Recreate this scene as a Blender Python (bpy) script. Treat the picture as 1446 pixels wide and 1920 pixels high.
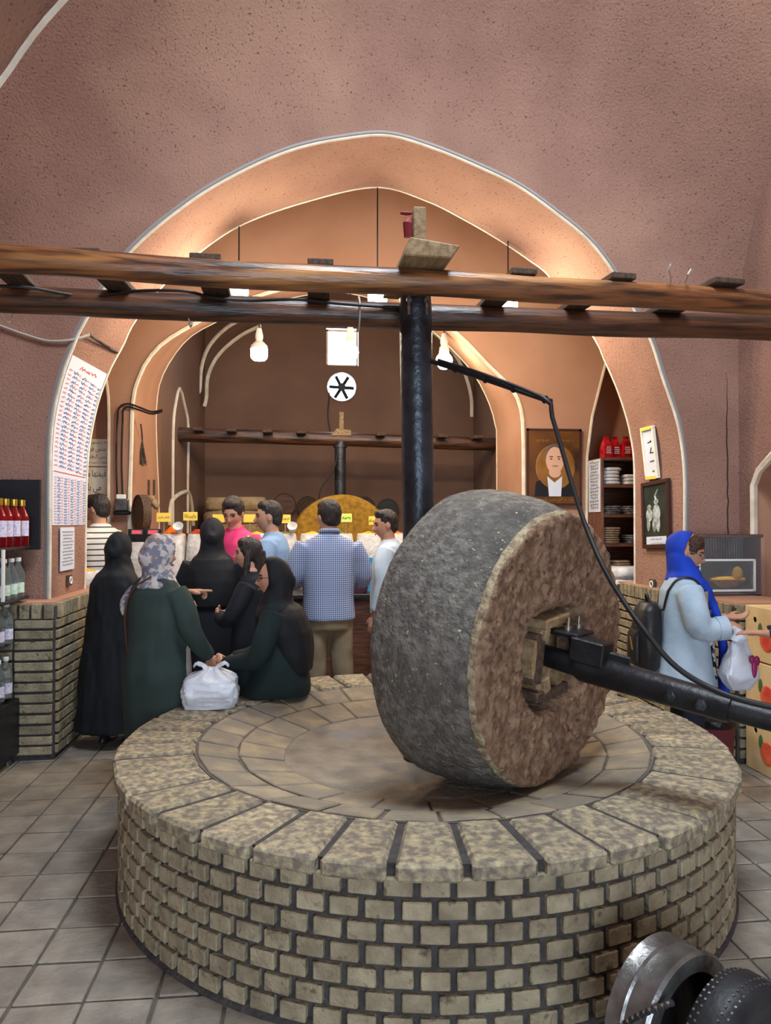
import bpy, bmesh, math, random
from math import sin, cos, tan, atan, atan2, radians, pi, sqrt
from mathutils import Vector as V, Matrix, Euler, noise
# ---------------------------------------------------------------- scene, camera, light
for o in list(bpy.data.objects): bpy.data.objects.remove(o)
SC = bpy.context.scene
COL = SC.collection
RND = random.Random(11)
F = 1383.0; PSI = radians(6.0); PIT = atan(18/1383)
EYE = V((0, 0, 1.65))
FW = V((sin(PSI)*cos(PIT), cos(PSI)*cos(PIT), sin(PIT))); RT = V((cos(PSI), -sin(PSI), 0)); UP = RT.cross(FW)
cam = bpy.data.objects.new('camera', bpy.data.cameras.new('camera')); COL.objects.link(cam)
cam.location = EYE; cam.rotation_euler = (pi/2+PIT, 0, -PSI)
cam.data.sensor_fit = 'HORIZONTAL'; cam.data.sensor_width = 36; cam.data.lens = F/1446*36
cam.data.clip_start = .02; cam.data.clip_end = 100
SC.camera = cam
W = bpy.data.worlds.new('daylight'); SC.world = W; W.use_nodes = True
W.node_tree.nodes['Background'].inputs[0].default_value = (.62, .80, 1, 1)
W.node_tree.nodes['Background'].inputs[1].default_value = 6.0
SC.view_settings.view_transform = 'Standard'; SC.view_settings.look = 'None'
SC.view_settings.exposure = 0.44; SC.view_settings.gamma = 1
try: SC.view_settings.use_curve_mapping = False
except Exception: pass
def area(name, loc, rot, size, sy, power, col):
    l = bpy.data.lights.new(name, 'AREA'); l.shape = 'RECTANGLE'; l.size = size; l.size_y = sy; l.energy = power; l.color = col
    o = bpy.data.objects.new(name, l); COL.objects.link(o); o.location = loc; o.rotation_euler = rot; return o
area('skylight_offscreen', (.9, 2.4, 6.62), (0, 0, 0), 1.9, 1.9, 260, (.86, .93, 1))
area('doorway_offscreen', (.4, -3.02, 1.4), (radians(90), 0, 0), 2.6, 2.4, 60, (.92, .95, 1))
# ---------------------------------------------------------------- helpers
def ray(px, py): return FW*F+RT*(px-723)+UP*(960-py)
def onY(px, py, y): d = ray(px, py); return EYE+d*(y/d.y)
def onX(px, py, x): d = ray(px, py); return EYE+d*(x/d.x)
def onZ(px, py, z): d = ray(px, py); return EYE+d*((z-1.65)/d.z)
def dep(px, py, d): return EYE+ray(px, py)*(d/F)
def topix(p):
    q = V(p)-EYE; z = q.dot(FW)
    return (723+F*q.dot(RT)/z, 960-F*q.dot(UP)/z, z) if z > .05 else (0, 0, -1)
def lin(c):
    c = [x/255 for x in c]
    return tuple(x/12.92 if x <= .04045 else ((x+.055)/1.055)**2.4 for x in c)+(1,)
def mat(name, c1, c2=None, scale=6, rough=.75, bump=0, bscale=40, metal=0, stretch=(1, 1, 1), lo=.35, hi=.65, vary=0, spec=.4,
        emit=0, trans=0, alpha=1, fleck=None, fscale=70, flo=.60, fhi=.66, stripe=None, detail=6, check=None, c3=None, s3=1.2, ior=1.45):
    m = bpy.data.materials.new(name); m.use_nodes = True
    nt = m.node_tree; N = nt.nodes; L = nt.links; b = N['Principled BSDF']
    b.inputs['Roughness'].default_value = rough; b.inputs['Metallic'].default_value = metal
    b.inputs['Specular IOR Level'].default_value = spec; b.inputs['IOR'].default_value = ior
    b.inputs['Transmission Weight'].default_value = trans; b.inputs['Alpha'].default_value = alpha
    geo = N.new('ShaderNodeNewGeometry'); mp = N.new('ShaderNodeMapping'); mp.inputs['Scale'].default_value = stretch
    L.new(geo.outputs['Position'], mp.inputs['Vector'])
    def rgb(c): n = N.new('ShaderNodeRGB'); n.outputs[0].default_value = lin(c); return n.outputs[0]
    def nz(sc, det=detail, vec=None):
        n = N.new('ShaderNodeTexNoise'); n.inputs['Scale'].default_value = sc; n.inputs['Detail'].default_value = det
        L.new(vec or mp.outputs[0], n.inputs['Vector']); return n.outputs['Fac']
    def rng(fac, a, c):
        n = N.new('ShaderNodeMapRange'); n.inputs[1].default_value = a; n.inputs[2].default_value = c; L.new(fac, n.inputs[0]); return n.outputs[0]
    def mix(f, a, c, mode='MIX'):
        n = N.new('ShaderNodeMix'); n.data_type = 'RGBA'; n.blend_type = mode
        if isinstance(f, float): n.inputs[0].default_value = f
        else: L.new(f, n.inputs[0])
        L.new(a, n.inputs[6]); L.new(c, n.inputs[7]); return n.outputs[2]
    col = rgb(c1)
    if c2: col = mix(rng(nz(scale), lo, hi), col, rgb(c2))
    if c3: col = mix(rng(nz(s3, 3), .52, .68), col, rgb(c3))
    if fleck: col = mix(rng(nz(fscale, 3), flo, fhi), col, rgb(fleck))
    if stripe:                                   # (axis, period, width, colour)
        ax, per, wd, sc_ = stripe
        sp = N.new('ShaderNodeSeparateXYZ'); L.new(geo.outputs['Position'], sp.inputs[0])
        a = N.new('ShaderNodeMath'); a.operation = 'PINGPONG'; L.new(sp.outputs[ax], a.inputs[0]); a.inputs[1].default_value = per/2
        c = N.new('ShaderNodeMath'); c.operation = 'LESS_THAN'; L.new(a.outputs[0], c.inputs[0]); c.inputs[1].default_value = wd/2
        col = mix(c.outputs[0], col, rgb(sc_))
    if check:                                    # fine gingham: product of stripes in x and z
        per, sc_ = check
        sp = N.new('ShaderNodeSeparateXYZ'); L.new(geo.outputs['Position'], sp.inputs[0])
        for ax in (0, 2):
            a = N.new('ShaderNodeMath'); a.operation = 'PINGPONG'; L.new(sp.outputs[ax], a.inputs[0]); a.inputs[1].default_value = per/2
            c = N.new('ShaderNodeMath'); c.operation = 'LESS_THAN'; L.new(a.outputs[0], c.inputs[0]); c.inputs[1].default_value = per*.3
            k = N.new('ShaderNodeMath'); k.operation = 'MULTIPLY'; L.new(c.outputs[0], k.inputs[0]); k.inputs[1].default_value = .62
            col = mix(k.outputs[0], col, rgb(sc_))
    if vary:
        oi = N.new('ShaderNodeObjectInfo'); r = N.new('ShaderNodeMapRange'); L.new(oi.outputs['Random'], r.inputs[0])
        r.inputs[3].default_value = 1-vary; r.inputs[4].default_value = 1+vary*.6
        h = N.new('ShaderNodeHueSaturation'); L.new(col, h.inputs['Color']); L.new(r.outputs[0], h.inputs['Value']); col = h.outputs[0]
    L.new(col, b.inputs['Base Color'])
    if emit: L.new(col, b.inputs['Emission Color']); b.inputs['Emission Strength'].default_value = emit
    if bump:
        bp = N.new('ShaderNodeBump'); bp.inputs['Strength'].default_value = min(1, bump); bp.inputs['Distance'].default_value = .02
        L.new(nz(bscale, 5), bp.inputs['Height']); L.new(bp.outputs[0], b.inputs['Normal'])
    return m
class MB:
    def __init__(s): s.v = []; s.f = []; s.mi = []; s.cur = 0
    def add(s, vs, fs, M=None):
        n = len(s.v); s.v += [(M @ V(p)) if M else V(p) for p in vs]
        s.f += [[i+n for i in f] for f in fs]; s.mi += [s.cur]*len(fs); return s
    def box(s, c, d, M=None, bev=0):
        c = V(c); h = V(d)/2
        if not bev:
            vs = [c+V((x*h.x, y*h.y, z*h.z)) for x in (-1, 1) for y in (-1, 1) for z in (-1, 1)]
            return s.add(vs, [(0, 1, 3, 2), (4, 6, 7, 5), (0, 4, 5, 1), (2, 3, 7, 6), (0, 2, 6, 4), (1, 5, 7, 3)], M)
        return s.hull8([c+V((x*h.x, y*h.y, z*h.z)) for x in (-1, 1) for y in (-1, 1) for z in (-1, 1)], bev, M)
    def hull8(s, p, bev, M=None):
        bm = bmesh.new(); vs = [bm.verts.new(q) for q in p]
        for f in ((0, 1, 3, 2), (4, 6, 7, 5), (0, 4, 5, 1), (2, 3, 7, 6), (0, 2, 6, 4), (1, 5, 7, 3)): bm.faces.new([vs[i] for i in f])
        bmesh.ops.recalc_face_normals(bm, faces=bm.faces)
        bmesh.ops.bevel(bm, geom=list(bm.edges)+list(bm.verts), offset=bev, segments=1, affect='EDGES', clamp_overlap=True)
        bm.verts.index_update(); s.add([v.co.copy() for v in bm.verts], [[v.index for v in f.verts] for f in bm.faces], M); bm.free(); return s
    def loft(s, rings, closed=True, caps=True, M=None):
        n = len(rings[0]); vs = [p for r in rings for p in r]; fs = []
        for i in range(len(rings)-1):
            for j in range(n if closed else n-1):
                k = (j+1) % n; fs.append((i*n+j, i*n+k, (i+1)*n+k, (i+1)*n+j))
        if caps and closed: fs.append(tuple(range(n))[::-1]); fs.append(tuple((len(rings)-1)*n+j for j in range(n)))
        return s.add(vs, fs, M)
    def tube(s, pts, rad, n=10, M=None, flat=1.0):
        pts = [V(p) for p in pts]; rad = rad if isinstance(rad, (list, tuple)) else [rad]*len(pts)
        rings = []; u = None
        for i, p in enumerate(pts):
            t = (pts[min(i+1, len(pts)-1)]-pts[max(i-1, 0)]).normalized()
            if u is None: u = t.cross(V((0, 0, 1)) if abs(t.z) < .9 else V((0, 1, 0))).normalized()
            u = (u-t*u.dot(t)).normalized(); w = t.cross(u)
            rings.append([p+u*(rad[i]*cos(2*pi*j/n))+w*(rad[i]*flat*sin(2*pi*j/n)) for j in range(n)])
        return s.loft(rings, M=M)
    def lathe(s, prof, n=20, M=None, ring=False):
        if ring: prof = list(prof)+[prof[0]]
        return s.loft([[V((r*cos(2*pi*j/n), r*sin(2*pi*j/n), z)) for j in range(n)] for r, z in prof], M=M, caps=not ring)
    def ell(s, c, r, n=14, M=None):
        c = V(c); m = max(6, n//2+1)
        return s.loft([[c+V((r[0]*max(sin(pi*i/m), .02)*cos(2*pi*j/n), r[1]*max(sin(pi*i/m), .02)*sin(2*pi*j/n), -r[2]*cos(pi*i/m))) for j in range(n)] for i in range(m+1)], M=M)
    def prism(s, poly, d, M=None):            # polygon in xy, extruded along +z by d
        return s.loft([[V((x, y, 0)) for x, y in poly], [V((x, y, d)) for x, y in poly]], M=M)
    def mesh(s, name, mats, smooth=None):
        me = bpy.data.meshes.new(name); me.from_pydata([tuple(v) for v in s.v], [], s.f)
        for m in (mats if isinstance(mats, (list, tuple)) else [mats]): me.materials.append(m)
        if max(s.mi or [0]): me.polygons.foreach_set('material_index', s.mi)
        bm = bmesh.new(); bm.from_mesh(me); bmesh.ops.recalc_face_normals(bm, faces=bm.faces); bm.to_mesh(me); bm.free()
        if smooth is not None: me.shade_smooth(); me.set_sharp_from_angle(angle=radians(smooth))
        return me
    def obj(s, name, mats, parent=None, smooth=None): return link(name, s.mesh(name, mats, smooth), parent)
def mtx(o): return Matrix.LocRotScale(o.location, o.rotation_euler, o.scale)
def link(name, me, parent=None, world=True):
    o = bpy.data.objects.new(name, me); COL.objects.link(o)
    if parent:
        o.parent = parent
        if world:
            o.matrix_parent_inverse = wm(parent).inverted()
    return o
def wm(o):
    M = mtx(o)
    return (wm(o.parent) @ o.matrix_parent_inverse @ M) if o.parent else M
def tag(o, label, cat, group=None):
    o['label'] = label; o['category'] = cat
    if group: o['group'] = group
    return o
def struct(o): o['kind'] = 'structure'; return o
def thing(name, label, cat, loc=(0, 0, 0), rz=0, group=None, scale=1):
    o = bpy.data.objects.new(name, None); COL.objects.link(o); o.empty_display_size = .1
    o.location = loc; o.rotation_euler = (0, 0, rz); o.scale = (scale,)*3
    return tag(o, label, cat, group)
def dup(root, loc, rz=0, label=None, scale=None):
    def cp(o, par):
        c = o.copy(); COL.objects.link(c); c.parent = par
        if par: c.matrix_parent_inverse = o.matrix_parent_inverse
        for ch in kids.get(o, []): cp(ch, c)
        return c
    kids = {}
    for o in COL.objects:
        if o.parent: kids.setdefault(o.parent, []).append(o)
    r = cp(root, None); r.location = loc; r.rotation_euler = (0, 0, rz)
    if label: r['label'] = label
    if scale: r.scale = scale
    return r
def TR(loc=(0, 0, 0), rz=0, rx=0, ry=0, s=1): return Matrix.LocRotScale(V(loc), Euler((rx, ry, rz)), V((s, s, s)))
def crom(pts, n):
    pts = [V(p) for p in pts]; out = []
    P = [pts[0]*2-pts[1]]+pts+[pts[-1]*2-pts[-2]]
    L = [0]
    for i in range(len(pts)-1): L.append(L[-1]+(pts[i+1]-pts[i]).length)
    for k in range(n):
        d = L[-1]*k/(n-1); i = 0
        while i < len(pts)-2 and L[i+1] < d: i += 1
        t = (d-L[i])/max(1e-9, L[i+1]-L[i]); a, b, c, e = P[i:i+4]
        out.append(.5*((2*b)+(c-a)*t+(2*a-5*b+4*c-e)*t*t+(3*b-a-3*c+e)*t**3))
    return out
# scratch scene used to bake modifiers and text
TMP = bpy.data.scenes.new('scratch')
def scratch_dg():
    with bpy.context.temp_override(scene=TMP, view_layer=TMP.view_layers[0]):
        TMP.view_layers[0].update(); return bpy.context.evaluated_depsgraph_get()
def bake(mb, voxel=.01, smooth=4, decim=1.0, disp=None):
    me = mb.mesh('scratch', []); o = bpy.data.objects.new('scratch', me); TMP.collection.objects.link(o)
    r = o.modifiers.new('r', 'REMESH'); r.mode = 'VOXEL'; r.voxel_size = voxel
    if smooth: k = o.modifiers.new('s', 'SMOOTH'); k.iterations = smooth; k.factor = .5
    if decim < 1: k = o.modifiers.new('d', 'DECIMATE'); k.ratio = decim
    dg = scratch_dg()
    out = bpy.data.meshes.new_from_object(o.evaluated_get(dg))
    bpy.data.objects.remove(o); bpy.data.meshes.remove(me)
    if disp:
        nrm = [v.normal.copy() for v in out.vertices]
        for v, n in zip(out.vertices, nrm): v.co += n*disp(v.co)
    out.shade_smooth(); return out
def baked(name, mb, m, parent, voxel=.01, smooth=4, decim=1.0, disp=None):
    me = bake(mb, voxel, smooth, decim, disp); me.name = name; me.materials.clear(); me.materials.append(m)
    o = link(name, me, parent, world=False); return o
def folds(a=.006, f=9, fz=2.2, seed=0): return lambda p: a*(noise.noise(V((p.x*f+seed, p.y*f, p.z*fz)))+.5*noise.noise(V((p.x*f*2, p.y*f*2+seed, p.z*fz*2))))
# ---- Persian text: joined presentation forms in visual order
FORM = {'ا': 0xFE8D, 'آ': 0xFE81, 'ب': 0xFE8F, 'پ': 0xFB56, 'ت': 0xFE95, 'ج': 0xFE9D, 'چ': 0xFB7A, 'ح': 0xFEA1, 'خ': 0xFEA5, 'د': 0xFEA9, 'ر': 0xFEAD,
        'ز': 0xFEAF, 'س': 0xFEB1, 'ش': 0xFEB5, 'ص': 0xFEB9, 'ط': 0xFEC1, 'ع': 0xFEC9, 'ف': 0xFED1, 'ق': 0xFED5, 'ک': 0xFB8E, 'گ': 0xFB92, 'ل': 0xFEDD,
        'م': 0xFEE1, 'ن': 0xFEE5, 'و': 0xFEED, 'ه': 0xFEE9, 'ی': 0xFBFC}
TWO = set('اآدرزو')
def shape(t):
    out = []
    for i, c in enumerate(t):
        if c not in FORM: out.append(c); continue
        pj = i > 0 and t[i-1] in FORM and t[i-1] not in TWO
        nj = i < len(t)-1 and t[i+1] in FORM and c not in TWO
        k = (3 if nj else 1) if pj else (2 if nj else 0)
        out.append(chr(FORM[c]+k))
    return ''.join(reversed(out))
TXT = {}
def text2d(t, size=1.0, raw=False):            # flat mesh of one line, right end at x=0 .. returns verts, faces, width
    if t not in TXT:
        c = bpy.data.curves.new('t', 'FONT'); c.body = t if raw else shape(t); c.resolution_u = 2
        o = bpy.data.objects.new('t', c); TMP.collection.objects.link(o)
        dg = scratch_dg(); me = o.evaluated_get(dg).to_mesh()
        vs = [v.co.copy() for v in me.vertices]; fs = [tuple(p.vertices) for p in me.polygons]
        bpy.data.objects.remove(o); bpy.data.curves.remove(c)
        x0 = min(v.x for v in vs); x1 = max(v.x for v in vs); y0 = min(v.y for v in vs); y1 = max(v.y for v in vs)
        TXT[t] = ([V((v.x-x0, v.y-y0, 0)) for v in vs], fs, x1-x0, y1-y0)
    vs, fs, w, h = TXT[t]; return [v*size for v in vs], fs, w*size, h*size
def write(mb, t, M, width=None, height=None, raw=False, align='c'):
    vs, fs, w, h = text2d(t, 1, raw); sx = width/w if width else height/h; sy = height/h if height else sx
    ox = {'c': -.5, 'l': 0, 'r': -1}[align]*w*sx
    mb.add([V((v.x*sx+ox, (v.y-h/2)*sy, 0)) for v in vs], fs, M)
def scrawl(mb, f, x, y, w, h, rnd, n=1):       # a pen-written word too small to read: f(x, y) maps the sheet to space
    for k in range(n):
        x1 = x+w/2-k*w/n; ww = w/n*.86; m = 9; ph = rnd.uniform(0, 6); P = []
        for i in range(m): P.append((x1-ww*i/(m-1), y+h*.28*sin(ph+i*rnd.uniform(1.2, 1.9))+h*.1*rnd.uniform(-1, 1)))
        st = [P]
        if rnd.random() < .6: a = x1-ww*rnd.random(); st.append([(a, y-h*.15), (a+h*.08, y+h*.5)])
        a = x1-ww*rnd.random(); st.append([(a, y-h*.5), (a-h*.14, y-h*.46)])
        for q in st:
            t = h*.13
            for (ax, ay), (bx, by) in zip(q, q[1:]): mb.add([f(ax, ay-t), f(bx, by-t), f(bx, by+t), f(ax, ay+t)], [(0, 1, 2, 3)])
# ---------------------------------------------------------------- materials
PL = dict(scale=2.2, rough=.92, bump=.5, bscale=55, lo=.3, hi=.7, fleck=(96, 68, 58), fscale=60, flo=.62, fhi=.70, spec=.15)
M_plaster = mat('straw_plaster', (152, 117, 103), (138, 105, 92), c3=(160, 126, 108), s3=.8, **PL)
M_plaster2 = mat('straw_plaster_smooth', (176, 134, 110), (164, 122, 98), scale=1.6, rough=.9, bump=.2, bscale=60, spec=.15)
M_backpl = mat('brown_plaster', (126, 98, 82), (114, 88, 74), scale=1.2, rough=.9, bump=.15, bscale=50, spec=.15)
M_white = mat('white_gypsum', (226, 216, 198), (206, 192, 170), scale=9, rough=.8, bump=.2)
M_brick = mat('pale_brick', (160, 148, 122), (132, 120, 98), scale=14, rough=.85, bump=.5, bscale=70, vary=.2, fleck=(96, 84, 68), fscale=26, flo=.6, fhi=.75, spec=.2)
M_mortar = mat('dark_mortar', (74, 70, 68), (58, 54, 52), scale=20, rough=.95, bump=.6, bscale=60)
M_slab = mat('worn_slab', (116, 106, 94), (178, 164, 130), scale=34, lo=.40, hi=.70, rough=.8, bump=.6, bscale=45, vary=.14, spec=.25, detail=9)
M_slab2 = mat('dusty_slab', (128, 118, 104), (158, 142, 114), scale=7, lo=.45, hi=.7, rough=.8, bump=.4, bscale=40, vary=.12, spec=.25, detail=9)
M_bed = mat('bed_stone', (142, 130, 114), (112, 104, 94), scale=7, rough=.85, bump=.9, bscale=22, c3=(122, 120, 118), s3=3)
M_tile = mat('floor_paver', (148, 139, 126), (122, 114, 104), scale=7, rough=.62, bump=.35, bscale=30, vary=.16, fleck=(70, 62, 54), fscale=60, flo=.70, fhi=.74, spec=.3)
M_joint = mat('floor_joint', (100, 93, 85), (84, 79, 73), scale=15, rough=.9)
M_side = mat('stone_tread', (82, 77, 72), (114, 109, 101), scale=26, lo=.42, hi=.66, rough=.7, bump=.8, bscale=60, fleck=(176, 164, 122), fscale=62, flo=.66, fhi=.72, c3=(70, 66, 62), s3=3, spec=.35)
M_face = mat('stone_face', (146, 118, 95), (104, 80, 64), scale=22, rough=.9, bump=1, bscale=34, fleck=(88, 68, 54), fscale=32, flo=.55, fhi=.68, spec=.2)
M_rim = mat('stone_chipped_edge', (168, 154, 124), (112, 94, 74), scale=30, rough=.9, bump=1, bscale=50)
M_log = mat('varnished_log', (132, 82, 46), (58, 36, 24), scale=5, stretch=(.55, 7, 7), lo=.38, hi=.62, rough=.32, bump=.25, bscale=12, c3=(176, 122, 66), s3=1.5, spec=.6)
M_log2 = mat('dark_log', (96, 60, 38), (44, 29, 22), scale=5, stretch=(.55, 7, 7), lo=.38, hi=.62, rough=.35, bump=.25, bscale=12, spec=.6)
M_plank = mat('old_plank', (92, 72, 56), (60, 46, 38), scale=9, stretch=(6, 1, 6), rough=.8, bump=.3)
M_wood = mat('raw_timber', (158, 134, 100), (122, 98, 70), scale=8, stretch=(5, 1, 5), rough=.8, bump=.3)
M_steel = mat('blackened_steel', (40, 44, 50), (64, 70, 78), scale=7, rough=.36, bump=.3, bscale=26, metal=.5, c3=(26, 27, 30), s3=5, spec=.6)
M_black = mat('black_metal', (26, 26, 28), (40, 40, 42), scale=9, rough=.42, bump=.2, bscale=30, metal=.3)
M_rubber = mat('black_rubber', (24, 25, 28), (36, 37, 40), scale=12, rough=.5, bump=.15)
M_alu = mat('worn_aluminium', (138, 138, 136), (96, 94, 90), scale=10, rough=.35, metal=.8, bump=.15)
M_bolt = mat('steel_bolt', (150, 142, 128), (104, 94, 80), scale=40, rough=.4, metal=.8)
M_cable = mat('black_cable', (30, 28, 28), rough=.5)
M_wcable = mat('pale_cable', (178, 168, 156), rough=.6)
M_bulb = mat('lit_bulb', (255, 240, 214), emit=22)
M_socket = mat('white_plastic', (226, 226, 222), rough=.4)
M_paper = mat('white_paper', (206, 212, 226), rough=.8)
M_cream = mat('cream_board', (232, 222, 200), rough=.7)
M_yellow = mat('yellow_card', (240, 204, 84), rough=.6)
M_green = mat('pale_green_card', (206, 222, 110), rough=.6)
M_ink = mat('black_ink', (24, 22, 24), rough=.6)
M_blue = mat('blue_ink', (44, 78, 158), rough=.6)
M_red = mat('red_ink', (206, 62, 56), rough=.6)
M_shelf = mat('black_board', (30, 31, 36), (22, 22, 26), scale=10, rough=.42)
M_walnut = mat('walnut_veneer', (112, 74, 56), (74, 48, 38), scale=6, stretch=(1, 1, 9), rough=.5, bump=.05)
M_walnutv = mat('walnut_upright', (118, 80, 60), (86, 56, 44), scale=6, stretch=(9, 9, 1), rough=.5)
M_glass = mat('clear_plastic', (236, 246, 248), rough=.08, trans=.92, spec=.5, ior=1.25)
M_redliq = mat('red_syrup', (150, 16, 24), (104, 8, 16), scale=4, rough=.08, trans=.35, spec=.6)
M_gold = mat('gold_foil', (214, 176, 70), rough=.3, metal=.8)
M_label = mat('bottle_label', (222, 218, 226), (176, 168, 206), scale=60, rough=.5)
M_glabel = mat('green_label', (176, 206, 172), (220, 226, 220), scale=60, rough=.5)
M_sack = mat('white_woven_sack', (222, 218, 212), (200, 194, 188), scale=18, rough=.6, bump=.5, bscale=26)
M_tansack = mat('tan_sack', (184, 160, 122), (160, 136, 102), scale=10, rough=.7, bump=.4, bscale=18)
M_film = mat('plastic_film', (232, 238, 246), rough=.18, trans=.6, alpha=.22, bump=.8, bscale=16, spec=.6)
M_bag = mat('white_carrier_bag', (222, 226, 234), (204, 208, 220), scale=7, rough=.32, bump=.5, bscale=14, trans=.12, spec=.5)
M_orange = mat('spice_orange', (222, 110, 24), (190, 84, 16), scale=30, rough=.95, bump=.3)
M_rust = mat('spice_red', (176, 62, 24), (146, 46, 20), scale=30, rough=.95, bump=.3)
M_must = mat('spice_yellow', (222, 168, 40), (200, 142, 30), scale=30, rough=.95, bump=.3)
M_herb = mat('spice_green', (122, 124, 50), (98, 100, 40), scale=30, rough=.95, bump=.3)
M_ochre = mat('ochre_stone', (170, 130, 44), (132, 98, 34), scale=16, rough=.9, bump=.6)
M_led = mat('red_digits', (255, 40, 50), emit=3)
M_carton = mat('printed_carton', (220, 192, 142), (206, 176, 126), scale=6, rough=.8)
M_pom = mat('pomegranate_print', (200, 60, 44), (226, 110, 70), scale=14, rough=.7)
M_leaf = mat('leaf_print', (66, 104, 60), rough=.7)
M_maroon = mat('maroon_plastic', (112, 48, 58), (96, 40, 50), scale=6, rough=.5)
M_binbag = mat('black_bin_bag', (26, 24, 28), rough=.3, bump=.6, bscale=18)
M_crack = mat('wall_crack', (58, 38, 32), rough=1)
M_frame = mat('dark_frame', (62, 36, 30), rough=.4)
M_wicker = mat('brown_wicker', (112, 82, 54), (80, 58, 40), scale=40, rough=.8, bump=.5)
# ---------------------------------------------------------------- room shell
AX = .57; MC = V((.58, 3.78, 0)); YA, YB_, YC, YD, YE = 5.6, 6.42, 7.8, 8.95, 12.0
XL, XR = -2.3, 3.45
def edge(pts, y, n, zb=0.0):
    q = [onY(a, b, y) for a, b in pts]
    q[0].z = zb; q[-1].z = zb; q.insert(1, V((q[1].x, y, .6 if zb < .5 else 1.25))); q.insert(-1, V((q[-2].x, y, .6 if zb < .5 else 1.25)))
    return crom(q, n)
NE = edge([(94, 1113), (95, 1000), (95, 900), (99, 800), (116, 716), (138, 653), (163, 600), (240, 480), (350, 385), (450, 325), (550, 282), (650, 261),
           (729, 256), (813, 280), (898, 315), (973, 352), (1043, 402), (1103, 452), (1148, 510), (1188, 582), (1218, 637), (1242, 712), (1266, 783), (1277, 838), (1282, 900), (1282, 998), (1281, 1113)], YA, 121, 1.065)
FE = edge([(158, 1100), (160, 998), (163, 877), (169, 821), (183, 755), (205, 694), (230, 647), (250, 605), (300, 540), (360, 483), (450, 422), (575, 377), (705, 350),
           (798, 375), (873, 412), (938, 450), (993, 487), (1035, 522), (1113, 630), (1134, 674), (1156, 724), (1174, 777), (1184, 820), (1190, 871), (1191, 998), (1191, 1110)], YB_, 121, 1.065)
N2 = edge([(243, 1090), (243, 960), (246, 850), (249, 755), (258, 715), (277, 675), (310, 640), (365, 607), (420, 578), (480, 556), (520, 544), (612, 522),
           (705, 540), (790, 580), (858, 626), (916, 685), (960, 729), (977, 768), (981, 815), (982, 900), (982, 1090)], YC, 81)
F2 = edge([(300, 1090), (298, 960), (294, 850), (293, 766), (304, 705), (346, 641), (400, 606), (480, 574), (612, 548), (700, 560), (770, 592), (816, 624), (883, 693), (916, 752), (930, 801), (932, 843), (932, 1090)], YD, 81)
def vaultY(p, s0=4.75, s1=3.15):
    t = min(1, abs(p.x-AX)/2.88); s = s0+(s1-s0)*t*t
    return -.30*max(0, p.z-s)**2
def holed(mb, hole, rect, cen, axis='y', n=14, warp=None):
    # wall sheet between an open curve (from floor to floor) and a rectangle; coordinates (a, z)
    a0, a1, z1 = rect; rings = []
    for p in hole:
        a = p.x if axis == 'y' else p.y; d = V((a-cen[0], p.z-cen[1]))
        if p.z <= cen[1]: q = V((a0 if a < cen[0] else a1, p.z))
        else:
            t = min((a1-cen[0])/d.x if d.x > 1e-6 else 1e9, (a0-cen[0])/d.x if d.x < -1e-6 else 1e9, (z1-cen[1])/d.y)
            q = V((cen[0]+d.x*t, cen[1]+d.y*t))
        row = []
        for k in range(n+1):
            t = k/n; b = V((a+(q.x-a)*t, p.z+(q.y-p.z)*t)); w = V((b.x, p.y, b.y)) if axis == 'y' else V((p.x, b.x, b.y))
            if warp: w.y += warp(w)
            row.append(w)
        rings.append(row)
    # corner fill
    mb.loft(rings, closed=False, caps=False)
    for i in range(len(rings)-1):
        p, q = rings[i][-1], rings[i+1][-1]; ka = (lambda w: w.x) if axis == 'y' else (lambda w: w.y)
        if abs(ka(p)-ka(q)) > 1e-4 and abs(p.z-q.z) > 1e-4:
            c = V(p); c.z = z1
            if axis == 'y': c.x = a0 if min(p.x, q.x) < (a0+a1)/2 else a1; c.y = hole[0].y
            else: c.y = a0 if min(p.y, q.y) < (a0+a1)/2 else a1
            if warp: c.y += warp(c)
            mb.add([p, q, c], [(0, 1, 2)])
    return mb
def arch(parent, near, far, m, name='arch_soffit', n=8):
    mb = MB(); mb.loft([[a.lerp(b, k/n) for a, b in zip(near, far)] for k in range(n+1)], closed=False, caps=False)
    return mb.obj(name, m, parent, smooth=40)
def strip(name, pts, r, m, parent, flat=1.0, n=6): return MB().tube(pts, r, n, flat=flat).obj(name, m, parent, smooth=50)
# floor
fl = struct(MB().box((.6, 4.5, -.06), (7.6, 15.6, .1)).obj('floor', M_joint))
ts = []
for i in range(-14, 18):
    for j in range(-6, 30):
        c = V((AX+.0+i*.243, .1+j*.243, 0))
        if not (XL-.2 < c.x < XR+.2) or (c-MC).length < 1.3: continue
        ts.append(c)
def vis(c):
    x, y, z = topix(c); return z > .1 and -60 < x < 1506 and 1000 < y < 2010
tm = [MB().hull8([V((x*.1155+RND.uniform(-.003, .003), y*.1155+RND.uniform(-.003, .003), z)) for x in (-1, 1) for y in (-1, 1) for z in (-.02, RND.uniform(-.001, .001))], .004).mesh('floor_tile', M_tile) for k in range(5)]
show = sorted([c for c in ts if vis(c)], key=lambda c: c.length)
for k, c in enumerate(show[:295]):
    o = link('floor_tile', tm[k % 5], fl); o.location = c+V((0, 0, RND.uniform(-.0015, .0015))); o.rotation_euler = (RND.uniform(-.004, .004), RND.uniform(-.004, .004), RND.choice((0, pi/2, pi)))
rest = MB()
for c in [c for c in ts if not vis(c)]+show[295:]: rest.box(c+V((0, 0, -.01)), (.231, .231, .02))
rest.obj('floor_tiles_beyond', M_tile, fl)['kind'] = 'stuff'
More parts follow.
